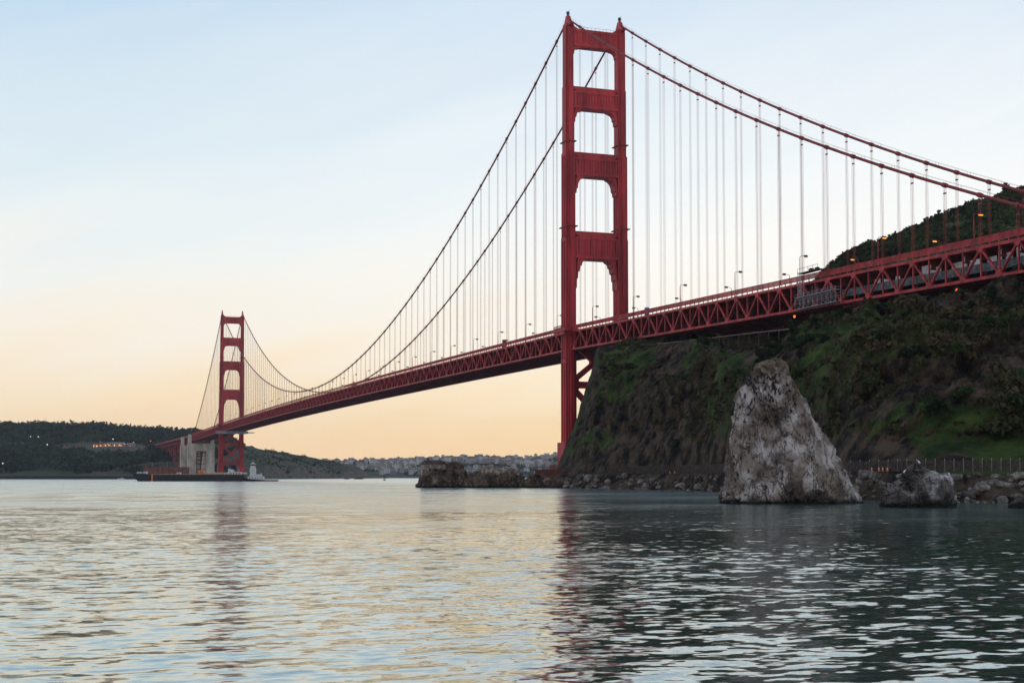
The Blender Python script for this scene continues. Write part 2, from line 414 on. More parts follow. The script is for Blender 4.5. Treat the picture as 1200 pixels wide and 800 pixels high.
def rock_mat(name, dark, mid, pale, pale_amt, top=None):
    m = bpy.data.materials.new(name); m.use_nodes = True
    nt = m.node_tree; N, L = nt.nodes, nt.links
    b = N['Principled BSDF']; b.inputs['Roughness'].default_value = 0.92; b.inputs['Specular IOR Level'].default_value = 0.2
    tc = N.new('ShaderNodeTexCoord'); geo = N.new('ShaderNodeNewGeometry')
    def noise(sc, det, ro, st=(1, 1, 1), rot=(0, 0, 0)):
        mp = N.new('ShaderNodeMapping'); mp.inputs['Scale'].default_value = st; mp.inputs['Rotation'].default_value = rot
        L.new(tc.outputs['Object'], mp.inputs[0])
        n = N.new('ShaderNodeTexNoise'); n.inputs['Scale'].default_value = sc; n.inputs['Detail'].default_value = det; n.inputs['Roughness'].default_value = ro
        L.new(mp.outputs[0], n.inputs['Vector']); return n
    n1 = noise(0.36, 7, 0.60, (1, 1, 0.8), (0.3, 0.5, 0))
    r1 = N.new('ShaderNodeValToRGB'); e = r1.color_ramp.elements
    e[0].position = 0.36; e[0].color = (*dark, 1); e[1].position = 0.60; e[1].color = (*mid, 1)
    L.new(n1.outputs['Fac'], r1.inputs[0])
    n2 = noise(0.24, 6, 0.56, (1.1, 1.1, 0.75), (0.2, 0.45, 0))
    mr = N.new('ShaderNodeMapRange'); mr.inputs['From Min'].default_value = 0.60 - pale_amt; mr.inputs['From Max'].default_value = 0.74 - pale_amt
    L.new(n2.outputs['Fac'], mr.inputs['Value'])
    mx = N.new('ShaderNodeMixRGB'); L.new(mr.outputs[0], mx.inputs[0]); L.new(r1.outputs[0], mx.inputs[1]); mx.inputs[2].default_value = (*pale, 1)
    ncr = noise(0.42, 5, 0.62, (1.2, 1.2, 0.5), (0.25, 0.45, 0.3))
    s5 = N.new('ShaderNodeMath'); s5.operation = 'SUBTRACT'; s5.inputs[1].default_value = 0.5; L.new(ncr.outputs['Fac'], s5.inputs[0])
    a5 = N.new('ShaderNodeMath'); a5.operation = 'ABSOLUTE'; L.new(s5.outputs[0], a5.inputs[0])
    c5 = N.new('ShaderNodeMapRange'); c5.inputs['From Min'].default_value = 0.006; c5.inputs['From Max'].default_value = 0.032; c5.inputs['To Min'].default_value = 0.85; c5.inputs['To Max'].default_value = 0.0
    L.new(a5.outputs[0], c5.inputs['Value'])
    mc = N.new('ShaderNodeMixRGB'); L.new(c5.outputs[0], mc.inputs[0]); L.new(mx.outputs[0], mc.inputs[1]); mc.inputs[2].default_value = (*[c * 0.6 for c in dark], 1)
    last = mc
    sep = N.new('ShaderNodeSeparateXYZ'); L.new(tc.outputs['Object'], sep.inputs[0])
    # wet weed-covered band at the tide line
    n3 = noise(1.2, 5, 0.6)
    ad = N.new('ShaderNodeMath'); ad.operation = 'MULTIPLY_ADD'; ad.inputs[1].default_value = -1.6; L.new(n3.outputs['Fac'], ad.inputs[0]); L.new(sep.outputs['Z'], ad.inputs[2])
    tr = N.new('ShaderNodeMapRange'); tr.inputs['From Min'].default_value = -0.5; tr.inputs['From Max'].default_value = 0.25
    L.new(ad.outputs[0], tr.inputs['Value'])
    m3 = N.new('ShaderNodeMixRGB'); m3.inputs[1].default_value = (0.012, 0.012, 0.010, 1)
    L.new(tr.outputs[0], m3.inputs[0]); L.new(last.outputs[0], m3.inputs[2]); last = m3
    if top:
        z0, z1, colr = top
        n4 = noise(0.6, 6, 0.65)
        a4 = N.new('ShaderNodeMath'); a4.operation = 'MULTIPLY_ADD'; a4.inputs[1].default_value = 9.0; L.new(n4.outputs['Fac'], a4.inputs[0]); L.new(sep.outputs['Z'], a4.inputs[2])
        t4 = N.new('ShaderNodeMapRange'); t4.inputs['From Min'].default_value = z0 + 4.5; t4.inputs['From Max'].default_value = z1 + 4.5
        L.new(a4.outputs[0], t4.inputs['Value'])
        m4 = N.new('ShaderNodeMixRGB'); L.new(t4.outputs[0], m4.inputs[0]); L.new(last.outputs[0], m4.inputs[1]); m4.inputs[2].default_value = (*colr, 1)
        last = m4
    L.new(last.outputs[0], b.inputs['Base Color'])
    nb = noise(2.4, 9, 0.72)
    bp = N.new('ShaderNodeBump'); bp.inputs['Strength'].default_value = 0.8; bp.inputs['Distance'].default_value = 0.22
    L.new(nb.outputs['Fac'], bp.inputs['Height']); L.new(bp.outputs[0], b.inputs['Normal'])
    return m
M['needle'] = rock_mat('needle_rock', (0.06, 0.044, 0.034), (0.235, 0.19, 0.155), (0.46, 0.425, 0.39), 0.13, (20.6, 24.0, (0.11, 0.085, 0.035)))
M['smallrock'] = rock_mat('streaked_rock', (0.035, 0.03, 0.026), (0.16, 0.14, 0.125), (0.48, 0.47, 0.46), 0.07)
M['shore'] = rock_mat('shore_rock', (0.035, 0.028, 0.024), (0.12, 0.10, 0.085), (0.22, 0.20, 0.18), 0.02)
M['point'] = rock_mat('point_rock', (0.035, 0.024, 0.018), (0.17, 0.12, 0.085), (0.30, 0.25, 0.20), 0.04)

# ================================================================ SETTING
# ---- water: one sheet to the horizon, rippled where the ripples are large enough to see
def build_water():
    na = 760
    ang = np.linspace(-0.62, 0.62, na)
    d1 = 1.0 / np.linspace(1 / 14.0, 1 / 420.0, 640)
    d2 = np.geomspace(430, 7000, 40)
    d = np.concatenate([[-60.0, 4.0], d1, d2])
    D, A = np.meshgrid(d, ang, indexing='ij')
    X = CX + FW.x * D + RT.x * np.tan(A) * (np.abs(D) + 25); Y = CY + FW.y * D + RT.y * np.tan(A) * (np.abs(D) + 25)
    Z = np.zeros_like(X)
    rr = random.Random(3)
    wind = math.pi / 2 - YAW + 0.25          # direction the ripples travel along, in plan
    for i in range(46):
        lam = 0.36 * (3.4 / 0.36) ** (rr.random() ** 1.3)
        th = wind + rr.gauss(0, 0.38)
        k = 2 * math.pi / lam
        slope = 0.0100 * (0.55 + 0.9 * rr.random()) * (1.25 if lam < 3 else 0.75)
        Z += slope / k * np.sin(k * (X * math.cos(th) + Y * math.sin(th)) + rr.random() * 6.28 + 1.5 * vnoise(X / (6 * lam), Y / (6 * lam), s=i + 50))
    patch = 0.75 + 0.55 * fbm(X / 38, Y / 15, o=3, s=9)
    Z *= np.clip(patch, 0.35, 1.4) * np.clip((420 - D) / 120, 0, 1) * np.clip((D - 4) / 8, 0, 1)
    V = np.stack([X, Y, Z], -1).reshape(-1, 3)
    o = npmesh('water', V, gridfaces(len(d), na)[:, ::-1], M['water'])
    # share of the ripples that are modelled one by one; the rest is sub-pixel roughness
    at_ = o.data.attributes.new('ripple', 'FLOAT', 'POINT'); at_.data.foreach_set('value', (1 / (1 + (np.maximum(D, 0) / 230.0) ** 2.5)).astype(np.float32).ravel())
    o['kind'] = 'structure'
build_water()

# ---- north shore: shingle, road bench, cliff and the headland behind it
# column: x, shore, foot of cliff, then (distance, height) up to and beyond the ridge
def zz(y, d): return zat(y, d)
COLS = [
    (636, 548, 572, [(590, 2), (610, -6), (700, -8), (820, -8), (950, -8)]),
    (655, 522, 548, [(575, 7), (592, zz(541, 592)), (620, 4), (700, -8), (820, -8), (950, -8)]),
    (668, 512, 538, [(570, 18), (592, zz(509, 592)), (630, 18), (720, 0), (820, -8), (950, -8)]),
    (678, 506, 532, [(568, 30), (590, zz(487, 590)), (640, 30), (730, 10), (820, 0), (950, -8)]),
    (690, 498, 524, [(560, 40), (586, zz(452, 586)), (650, 46), (740, 30), (820, 10), (950, -5)]),
    (702, 490, 517, [(550, 46), (580, zz(411, 580)), (650, 56), (740, 40), (850, 20), (950, 0)]),
    (740, 468, 494, [(525, 38), (562, zz(405, 562)), (650, 60), (760, 50), (850, 30), (950, 10)]),
    (790, 436, 458, [(488, 34), (528, zz(402, 528)), (620, 58), (760, 55), (850, 45), (950, 30)]),
    (830, 400, 424, [(452, 32), (500, zz(398, 500)), (600, 58), (700, 62), (800, 60), (950, 50)]),
    (870, 360, 384, [(412, 30), (462, 46), (560, 57), (680, 68), (780, 80), (950, 80)]),
    (920, 315, 338, [(366, 28), (420, 44), (520, 56), (640, 72), (760, 98), (950, 100)]),
    (970, 275, 298, [(326, 26), (385, 43), (470, 55), (600, 80), (755, zz(318, 755)), (950, 118)]),
    (1000, 256, 278, [(308, 26), (365, 43), (450, 55), (590, 86), (752, zz(289, 752)), (950, 132)]),
    (1050, 240, 262, [(294, 26), (345, 41), (420, 54), (580, 92), (750, zz(277, 750)), (950, 142)]),
    (1096, 232, 254, [(286, 26), (335, 41), (405, 54), (580, 98), (750, zz(261, 750)), (950, 150)]),
    (1142, 228, 250, [(282, 27), (328, 41), (388, 54), (580, 102), (750, zz(247, 750)), (950, 158)]),
    (1200, 224, 246, [(278, 28), (320, 41), (372, 54), (580, 108), (750, zz(230, 750)), (950, 172)]),
    (1330, 214, 236, [(268, 28), (310, 42), (350, 54), (560, 118), (750, 172), (950, 188)]),
    (1560, 200, 222, [(254, 28), (296, 44), (340, 58), (560, 125), (750, 190), (950, 210)]),
]
def smooth_interp(x, xs, ys):
    xs = np.asarray(xs, float); ys = np.asarray(ys, float)
    m = np.gradient(ys, xs)
    # monotone-ish cubic
    dx = np.diff(xs); dl = np.diff(ys) / dx
    mm = m.copy(); mm[1:-1] = np.where(dl[:-1] * dl[1:] > 0, 2 * dl[:-1] * dl[1:] / np.where(np.abs(dl[:-1] + dl[1:]) < 1e-9, 1, dl[:-1] + dl[1:]), 0)
    mm[0], mm[-1] = dl[0], dl[-1]
    i = np.clip(np.searchsorted(xs, x) - 1, 0, len(xs) - 2)
    t = np.clip((x - xs[i]) / dx[i], 0, 1); h = dx[i]
    return ((1 + 2 * t) * (1 - t) ** 2 * ys[i] + t * (1 - t) ** 2 * h * mm[i] + t * t * (3 - 2 * t) * ys[i + 1] + t * t * (t - 1) * h * mm[i + 1])
_cx = [c[0] for c in COLS]
def col_nodes(x):
    sh = smooth_interp(x, _cx, [c[1] for c in COLS]); ft = smooth_interp(x, _cx, [c[2] for c in COLS])
    ds = [smooth_interp(x, _cx, [c[3][k][0] for c in COLS]) for k in range(5)]
    zs = [smooth_interp(x, _cx, [c[3][k][1] for c in COLS]) for k in range(5)]
    return sh, ft, ds, zs
def north_height(x, d):
    """terrain height for columns x and distances d (1-D arrays of equal length, or d a grid with x per column)"""
    x = np.asarray(x, float); d = np.asarray(d, float)
    sh, ft, ds, zs = col_nodes(x)
    bench = np.clip(5.2 - 0.0 * x, 0, 9)
    lim = np.clip((x - 640) / 14, 0, 1)
    bench = bench * lim + 2.0 * (1 - lim)
    nd = [sh - 30, sh - 4, sh, sh + 7, sh + 11, ft - 2, ft + 2] + ds
    nz = [-9 + 0 * x, -2.5 + 0 * x, 0.1 + 0 * x, 3.6 * lim + 1.0 * (1 - lim), bench, bench + 0.25, bench + 1.2] + zs
    out = np.full(d.shape, -9.0)
    for a in range(len(nd) - 1):
        t = (d - nd[a]) / np.maximum(nd[a + 1] - nd[a], 0.1)
        t2 = t
        if a >= 6: t2 = t
        sel = (t >= 0) & (t < 1)
        out = np.where(sel, nz[a] + (nz[a + 1] - nz[a]) * t2, out)
    out = np.where(d >= nd[-1], nz[-1], out)
    # mask: cliff zone weights
    wc = np.clip((d - ft - 3) / 18, 0, 1)
    px, py = colpos(x, d)
    q = (px * 0.8 + py * 0.6); r = (-px * 0.6 + py * 0.8)
    wx = 14 * fbm(px / 60, py / 60, out / 60, o=3, s=21)
    g = ridged((q + wx + 0.7 * out) / 46, (r + wx * 0.6) / 95, out / 120, o=4, s=31)
    n = fbm(px / 16, py / 16, out / 22, o=5, g=0.55, s=41)
    fine = ridged(px / 6.5, py / 6.5, out / 7.5, o=3, s=51)
    far = np.clip((d - ds[2]) / 120, 0, 1)
    ridge_keep = 1 - 0.75 * np.exp(-((d - ds[1]) / 26.0) ** 2) * (np.asarray(x) < 900)
    amp = wc * ridge_keep
    out = out + amp * ((5.0 - 2.0 * far) * (g - 0.55) + 2.6 * n + 1.25 * (fine - 0.5) * (1 - 0.5 * far))
    # the cave halfway along the cliff
    cvx, cvy = colpos(792.0, 478.0)
    out = out - 0.0
    # shingle roughness, none on the road bench
    ws = np.clip((d - sh + 6) / 4, 0, 1) * np.clip((sh + 10 - d) / 3, 0, 1)
    out = out + ws * 0.7 * fbm(px / 2.6, py / 2.6, o=3, s=61)
    return out
XS = np.concatenate([np.arange(632, 1210, 0.9), np.arange(1210, 1560, 5.0)])
GRASS = [  # photo x, y, half widths, strength of the larger turf patches on the slope
    (752, 421, 34, 15, 0.9), (735, 440, 16, 14, 0.5), (706, 517, 24, 10, 0.9), (735, 500, 18, 12, 0.8), (838, 462, 14, 30, 0.5), (858, 440, 14, 14, 0.5), (1150, 512, 85, 36, 1.0), (1195, 465, 46, 40, 0.9), (1100, 480, 30, 30, 0.4), (1010, 500, 30, 18, 0.5),
    (1040, 460, 30, 24, 0.5), (1120, 372, 60, 9, 0.8), (980, 440, 26, 20, 0.4), (1150, 552, 60, 5, 1.0), (800, 490, 22, 26, -1.0), (690, 465, 22, 40, -0.7), (905, 412, 50, 20, -0.8), (780, 530, 60, 14, -0.5), (1060, 520, 26, 20, -0.6), (1090, 440, 30, 30, -0.5)]
def build_north():
    nd = 520
    sh = smooth_interp(XS, _cx, [c[1] for c in COLS])
    t = np.linspace(0, 1, nd)[:, None]
    # rows: dense over shingle, bench and cliff, sparser over the far hill
    a = sh[None, :] - 25; 
    D = np.where(t < 0.72, a + (t / 0.72) * 200, a + 200 + ((t - 0.72) / 0.28) ** 1.5 * (980 - a - 200))
    X = np.broadcast_to(XS[None, :], D.shape)
    Z = north_height(X.ravel(), D.ravel()).reshape(D.shape)
    px, py = colpos(X, D)
    ft = smooth_interp(XS, _cx, [c[2] for c in COLS])[None, :]
    wcl = np.clip((D - ft - 3) / 10, 0, 1) * np.clip(1 - (D - ft - 110) / 80, 0, 1)
    la = px * RT.x + py * RT.y
    wq = 5 * fbm(la / 40, Z / 40, D / 60, o=3, s=151)
    push = 4.2 * (ridged((la + 0.5 * Z + wq) / 30, (Z - 0.4 * la + wq) / 26, D / 70, o=3, s=153) - 0.5) + 1.9 * (ridged((la + wq) / 9, (Z + 0.3 * la) / 7, D / 25, o=3, g=0.55, s=155) - 0.5) + 0.75 * ridged(la / 2.6, Z / 2.2, D / 8, o=3, g=0.6, s=157)
    qs = (0.80 * Z + 0.60 * la + 1.2 * wq) / 10.5; fs_ = qs - np.floor(qs)
    push = push + 2.6 * (fs_ ** 1.7 - 0.37) * (0.4 + 0.6 * vnoise(np.floor(qs) * 1.9, la / 40, s=159))
    for ca, cb, sp, wd in ((0.85, -0.5, 13.0, 0.06), (0.45, 0.9, 17.0, 0.05)):
        qj = (ca * la + cb * Z + wq) / sp + 0.3 * vnoise(la / 4, Z / 4, s=161); fj = np.abs(qj - np.floor(qj) - 0.5)
        push = push + 2.4 * np.exp(-(fj / wd) ** 2) * np.clip(vnoise(np.floor(qj) * 2.3, Z / 20, s=163) + 0.5, 0, 1)
    PY0 = 558.2 - F * (Z - CZ) / D
    push = push + 9 * np.exp(-(((X - 794) / 17) ** 2 + ((PY0 - 486) / 17) ** 2))      # the cave
    push = push * wcl * np.clip((X - 655) / 30, 0.25, 1)
    px = px + FW.x * push; py = py + FW.y * push
    V = np.stack([px, py, Z], -1).reshape(-1, 3)
    o = npmesh('headland', V, gridfaces(nd, len(XS))[:, ::-1], M['cliff'])
    # where turf grows: broad patches and strips that run diagonally up the gullies
    gx = np.gradient(Z, axis=1); PX = X; PY = 558.2 - F * (Z - CZ) / D
    lat = (px * RT.x + py * RT.y); dg = (lat + Z) * 0.7071; ac = (lat - Z) * 0.7071
    wv = 6 * fbm(px / 30, py / 30, Z / 30, o=3, s=141)
    strip_ = fbm((dg + wv) / 60, (ac + wv) / 11, o=4, g=0.6, s=143)
    patch_ = fbm(px / 45, py / 45, Z / 45, o=4, s=145)
    gr = 0.75 * strip_ + 0.5 * patch_ - 0.42 + 0.07 + 0.34 * np.clip((PX - 900) / 60, 0, 1)
    for bx, by, rx_, ry_, st_ in GRASS:
        gr = gr + st_ * np.exp(-(((PX - bx) / rx_) ** 2 + ((PY - by) / ry_) ** 2))
    gr = gr + 0.25 * fbm(px / 5, py / 5, Z / 5, o=3, s=147)
    gr = np.clip(0.5 + gr * 1.6, 0, 1).astype(np.float32)
    at_ = o.data.attributes.new('turf', 'FLOAT', 'POINT'); at_.data.foreach_set('value', gr.ravel())
    o['kind'] = 'structure'
    return o
build_north()
def ground(x, d): return float(north_height(np.array([float(x)]), np.array([float(d)]))[0])

# ---- south shore hills
SCOL = [
    (-420, [(2330, 3), (2400, 9), (2500, 24), (2680, 44), (2880, 60), (3180, zz(500, 3180)), (3450, 115)]),
    (-120, [(2330, 3), (2400, 9), (2500, 24), (2680, 44), (2880, 60), (3180, zz(498, 3180)), (3450, 115)]),
    (0, [(2330, 3), (2400, 9), (2500, 24), (2680, 44), (2880, 60), (3180, zz(499.5, 3180)), (3450, 115)]),
    (45, [(2330, 3), (2400, 9), (2500, 24), (2680, 44), (2880, 60), (3180, zz(498.5, 3180)), (3450, 115)]),
    (95, [(2330, 3), (2400, 9), (2500, 24), (2680, 44), (2880, 66), (3180, zz(500, 3180)), (3450, 115)]),
    (150, [(2330, 3), (2400, 9), (2500, 24), (2680, 44), (2880, 66), (3180, zz(503, 3180)), (3450, 115)]),
    (215, [(2330, 3), (2400, 9), (2500, 30), (2680, 48), (2880, 66), (3180, zz(507, 3180)), (3450, 115)]),
    (255, [(2330, 1), (2400, 9), (2500, 30), (2680, 48), (2880, 66), (3180, zz(514, 3180)), (3450, 115)]),
    (287, [(2340, 0), (2420, 18), (2500, 38), (2580, 50), (2660, 56), (2780, zz(527, 2780)), (3300, 74)]),
    (320, [(2420, 0), (2490, 20), (2560, 34), (2620, 42), (2700, 46), (2820, zz(533, 2820)), (3300, 60)]),
    (342, [(2500, 0), (2570, 20), (2640, 32), (2700, 38), (2780, 40), (2880, zz(537, 2880)), (3300, 50)]),
    (362, [(2640, 0), (2700, 20), (2760, 30), (2820, 36), (2880, 39), (2960, zz(538, 2960)), (3350, 45)]),
    (385, [(2840, 0), (2890, 16), (2940, 24), (2990, 30), (3040, 33), (3100, zz(541.5, 3100)), (3400, 40)]),
    (412, [(3060, 0), (3100, 10), (3140, 16), (3190, 19), (3240, 21), (3300, zz(547.5, 3300)), (3500, 18)]),
    (438, [(3260, 0), (3290, 4), (3330, 7), (3370, 9), (3420, 10), (3480, zz(554, 3480)), (3600, 6)]),
    (458, [(3400, 0), (3420, -1), (3450, -1), (3480, -1), (3500, -1), (3520, -2), (3700, -3)]),
]
_sx = [c[0] for c in SCOL]
def south_height(x, d):
    x = np.asarray(x, float); d = np.asarray(d, float)
    ds = [smooth_interp(x, _sx, [c[1][k][0] for c in SCOL]) for k in range(7)]
    zs = [smooth_interp(x, _sx, [c[1][k][1] for c in SCOL]) for k in range(7)]
    out = np.full(d.shape, -6.0)
    ds = [ds[0] - 40] + ds; zs = [np.full_like(x, -8.0)] + zs
    for a in range(7):
        t = (d - ds[a]) / (ds[a + 1] - ds[a])
        out = np.where((t >= 0) & (t < 1), zs[a] + (zs[a + 1] - zs[a]) * t, out)
    out = np.where(d >= ds[-1], zs[-1], out)
    px, py = colpos(x, d)
    w = np.clip((d - ds[1]) / 60, 0, 1) * np.clip(out / 20, 0, 1)
    out = out + w * (5.0 * (ridged(px / 190, py / 190, o=4, s=71) - 0.5) + 2.0 * fbm(px / 40, py / 40, o=4, s=73)) * (0.4 + 1.1 * np.clip((x - 240) / 40, 0, 1))
    return out
def build_south():
    xs = np.arange(-420, 470, 1.6); nd = 150
    s0 = smooth_interp(xs, _sx, [c[1][0][0] for c in SCOL])
    t = np.linspace(0, 1, nd)[:, None] ** 1.15
    D = (s0[None, :] - 60) + t * (3700 - s0[None, :] + 60)
    X = np.broadcast_to(xs[None, :], D.shape)
    Z = south_height(X.ravel(), D.ravel()).reshape(D.shape)
    px, py = colpos(X, D)
    o = npmesh('south_hills', np.stack([px, py, Z], -1).reshape(-1, 3), gridfaces(nd, len(xs))[:, ::-1], M['south'])
    o['kind'] = 'structure'
build_south()

# ---- city hills far across the bay mouth
def city_height(x, d):
    x = np.asarray(x, float); d = np.asarray(d, float)
    sk = np.interp(x, [300, 377, 420, 470, 505, 540, 575, 600, 640, 655, 760], [548, 543, 541.5, 539, 538, 536.5, 536.5, 538.5, 536, 533.5, 533])
    top = 4.3 + (558.3 - sk) * 5200 / F
    t = np.clip((d - 4000) / 1200, 0, 1)
    z = 6 + (top - 6) * (t ** 0.9)
    z = np.where(d < 4000, 6 - (4000 - d) * 0.2, z)
    px, py = colpos(x, d)
    return z + np.clip((d - 4000) / 200, 0, 1) * 4 * fbm(px / 260, py / 260, o=3, s=81) - np.clip((d - 5300) / 20, 0, 2) * 0
def build_city():
    xs = np.arange(300, 760, 3.0); d = np.linspace(3920, 5500, 60)
    D, X = np.meshgrid(d, xs, indexing='ij')
    Z = city_height(X.ravel(), D.ravel()).reshape(D.shape)
    px, py = colpos(X, D)
    o = npmesh('city_hills', np.stack([px, py, Z], -1).reshape(-1, 3), gridfaces(len(d), len(xs))[:, ::-1], M['city'])
    o['kind'] = 'structure'
build_city()

# ================================================================ BRIDGE
SPAN, SIDE, TOP, HX = 1280.0, 343.0, 227.0, 13.7
ZT, TD = 73.7, 8.5                      # truss top chord at the towers, chord to chord depth
def ztruss(y):
    if y < 0: return ZT + 0.0232 * y
    if y > SPAN: return ZT - 0.0100 * (y - SPAN)
    return ZT + 3.0 * (1 - ((y - 640) / 640) ** 2)
def zcable(y):
    if 0 <= y <= SPAN: return 84.5 + (TOP - 84.5) * ((y - 640) / 640) ** 2
    s = -y if y < 0 else y - SPAN
    return TOP - (TOP - 67.2) * s / SIDE - 4 * 9.9 * (s / SIDE) * (1 - s / SIDE)
bridge = empty('suspension_bridge')
tag(bridge, 'long red suspension bridge with two stepped towers spanning the strait', 'bridge')

# ---- towers
def leg_outline(a, b, n, m):
    """stepped plan of a leg: half widths a (x), b (y), two notches n, m at each corner"""
    q = [(a, b - n - m), (a - n, b - n - m), (a - n, b - m), (a - n - m, b - m), (a - n - m, b)]
    q1 = q; q2 = [(-x, y) for x, y in q[::-1]]; q3 = [(-x, -y) for x, y in q]; q4 = [(x, -y) for x, y in q[::-1]]
    return q1 + q2 + q3 + q4
LEGS = [  # z0, z1, wx, wy
    (9.9, 20.6, 7.6, 13.2), (20.6, 60.0, 5.5, 10.2), (60.0, 119.0, 5.3, 9.8), (119.0, 160.6, 5.0, 9.0), (160.6, 193.2, 4.5, 7.2), (193.2, 222.6, 4.1, 5.9)]
def tower(y0):
    t = empty('tower', (0, y0, 0), bridge)
    for sx in (-1, 1):
        mb = MB()
        for k, (z0, z1, wx, wy) in enumerate(LEGS):
            nn = [0.6, 1.0, 0.95, 0.85, 0.7, 0.5][k]
            mb.prism([(x + sx * HX, y) for x, y in leg_outline(wx / 2, wy / 2, nn, nn * 0.8)], z0, z1 + (0.02 if k < 5 else 0))
            if k in (1, 2, 3, 4):      # coping at each set-back
                wx2, wy2 = LEGS[k + 1][2:] if k < 5 else (wx, wy)
                mb.prism([(x + sx * HX, y) for x, y in leg_outline(wx2 / 2 + 0.18, wy2 / 2 + 0.18, nn, nn * 0.8)], z1, z1 + 0.55)
            if k in (1, 2, 3):         # slim pilasters down each broad face
                pr_ = 0.4 if k == 1 else 0.12
                for sy in (-1, 1):
                    for px in (-0.62, 0.62):
                        mb.box(sx * HX + px - 0.22, sx * HX + px + 0.22, sy * wy / 2 - pr_, sy * wy / 2 + pr_, z0 + 0.4, z1 - 1.2)
                for py in (-1.2, 1.2):
                    for s2 in (-1, 1):
                        mb.box(sx * HX + s2 * wx / 2 - 0.35, sx * HX + s2 * wx / 2 + 0.35, py - 0.3, py + 0.3, z0 + 0.4, z1 - 1.2)
        mb.build('leg', M['steel'], t)
    # portal struts: (z bottom, z top, half clear width, depth in y, haunch steps)
    h1 = [(0, -3.6), (0.5, -3.6), (0.75, -2.0), (1.5, -0.9), (2.6, -0.35), (3.6, -0.3), (3.8, 0)]
    h2 = [(0, -6.4), (0.8, -6.4), (1.0, -4.2), (1.45, -3.9), (1.8, -2.2), (2.7, -1.1), (4.0, -0.5), (5.0, -0.4), (5.2, 0)]
    h3 = [(0, -8.2), (0.9, -8.2), (1.1, -6.2), (1.6, -5.9), (1.9, -3.6), (2.7, -1.8), (3.8, -0.9), (5.0, -0.5), (5.2, 0)]
    h4 = [(0, -14.0), (0.8, -14.0), (0.9, -9.6), (1.4, -9.4), (1.6, -6.2), (2.3, -5.9), (2.7, -3.4), (3.4, -3.1), (3.8, -1.4), (5.4, -0.5), (5.6, 0)]
    for zb, zt, wl, dy, hs, fr in [(213.0, 222.0, 11.8, 3.8, h1, 0.0), (182.4, 191.6, 11.7, 4.4, h2, 1.9), (149.4, 159.0, 11.4, 5.4, h3, 2.2), (109.0, 120.2, 11.3, 5.8, h4, 2.4)]:
        mb = MB()
        left = [(-wl + dx, zb + dz) for dx, dz in hs]
        right = [(wl - dx, zb + dz) for dx, dz in hs[::-1]]
        top = []
        if fr:
            for k in range(6):
                a = math.pi / 2 * k / 5
                top.append((wl - fr + fr * math.sin(a) - 0, zt + fr - fr * math.cos(a)))
            top += [(-x, z) for x, z in top[::-1]]
        else:
            top = [(wl, zt + 2.2), (wl - 1.2, zt + 0.8), (wl - 3.0, zt), (-wl + 3.0, zt), (-wl + 1.2, zt + 0.8), (-wl, zt + 2.2)]
        mb.slab(left + right + top, -dy / 2, dy / 2)
        for sy in (-1, 1):
            y1 = sy * dy / 2
            mb.box(-wl, wl, min(y1 - 0.1, y1 + sy * 0.42), max(y1 - 0.1, y1 + sy * 0.42), zt - 1.5, zt - 0.25)
            mb.box(-wl, wl, min(y1 - 0.1, y1 + sy * 0.42), max(y1 - 0.1, y1 + sy * 0.42), zb + 0.4, zb + 1.9)
            n = 15
            for k in range(n):
                x = -wl + 1.0 + (2 * wl - 2.0) * k / (n - 1)
                wdt = 0.34 if k % 2 else 0.55
                mb.box(x - wdt, x + wdt, min(y1 - 0.1, y1 + sy * (0.34 if k % 2 else 0.2)), max(y1 - 0.1, y1 + sy * (0.34 if k % 2 else 0.2)), zb + 1.9, zt - 1.5)
        mb.build('portal_strut', M['steel'], t)
    # handrail on the top strut
    mb = MB()
    for sy in (-1.7, 1.7):
        mb.beam((-10, sy, 223.2), (10, sy, 223.2), 0.09)
        for k in range(11): mb.beam((-10 + 2 * k, sy, 222.0), (-10 + 2 * k, sy, 223.2), 0.09)
    mb.build('handrail', M['steel'], t)
    # cross bracing between the legs under the deck
    for (za, zb) in ((23.5, 46.5), (50.5, 68.5)):
        mb = MB()
        mb.beam((-11.2, 0, za), (11.2, 0, zb), 2.4, 2.2, (0, 1, 0)); mb.beam((-11.2, 0.06, zb), (11.2, 0.06, za), 2.44, 2.24, (0, 1, 0))
        mb.slab([(-2.6, (za + zb) / 2 - 1.5), (0, (za + zb) / 2 - 3), (2.6, (za + zb) / 2 - 1.5), (2.6, (za + zb) / 2 + 1.5), (0, (za + zb) / 2 + 3), (-2.6, (za + zb) / 2 + 1.5)], -1.3, 1.38)
        mb.build('cross_brace', M['steel'], t)
    for zc in (21.8, 48.4, 70.0):
        mb = MB()
        mb.box(-11.4, 11.4, -1.5, 1.5, zc - 1.6, zc + 1.6)
        for sx in (-1, 1):
            mb.slab([(sx * 11.3, zc - 5), (sx * 8.2, zc - 1.2), (sx * 8.2, zc + 1.2), (sx * 11.3, zc + 5)], -1.22, 1.22)
        mb.build('cross_strut', M['steel'], t)
    # saddle housings with beacons on top of the legs
    for sx in (-1, 1):
        mb = MB()
        mb.box(sx * HX - 1.7, sx * HX + 1.7, -2.6, 2.6, 222.4, 224.2)
        side = [(-5.2, 222.7), (5.2, 222.7), (4.8, 224.0), (2.8, 225.3), (1.6, 226.8), (1.0, 228.2), (-1.0, 228.2), (-1.6, 226.8), (-2.8, 225.3), (-4.8, 224.0)]
        n = len(side)
        mb.add([(sx * HX - 0.95, y, z) for y, z in side] + [(sx * HX + 0.95, y, z) for y, z in side],
               [tuple(range(n - 1, -1, -1)), tuple(range(n, 2 * n))] + [(i, (i + 1) % n, n + (i + 1) % n, n + i) for i in range(n)])
        mb.build('saddle_housing', M['steel'], t)
        mb = MB()
        mb.tube([(sx * HX, 0, 228.1), (sx * HX, 0, 229.3)], [0.55, 0.45], 8)
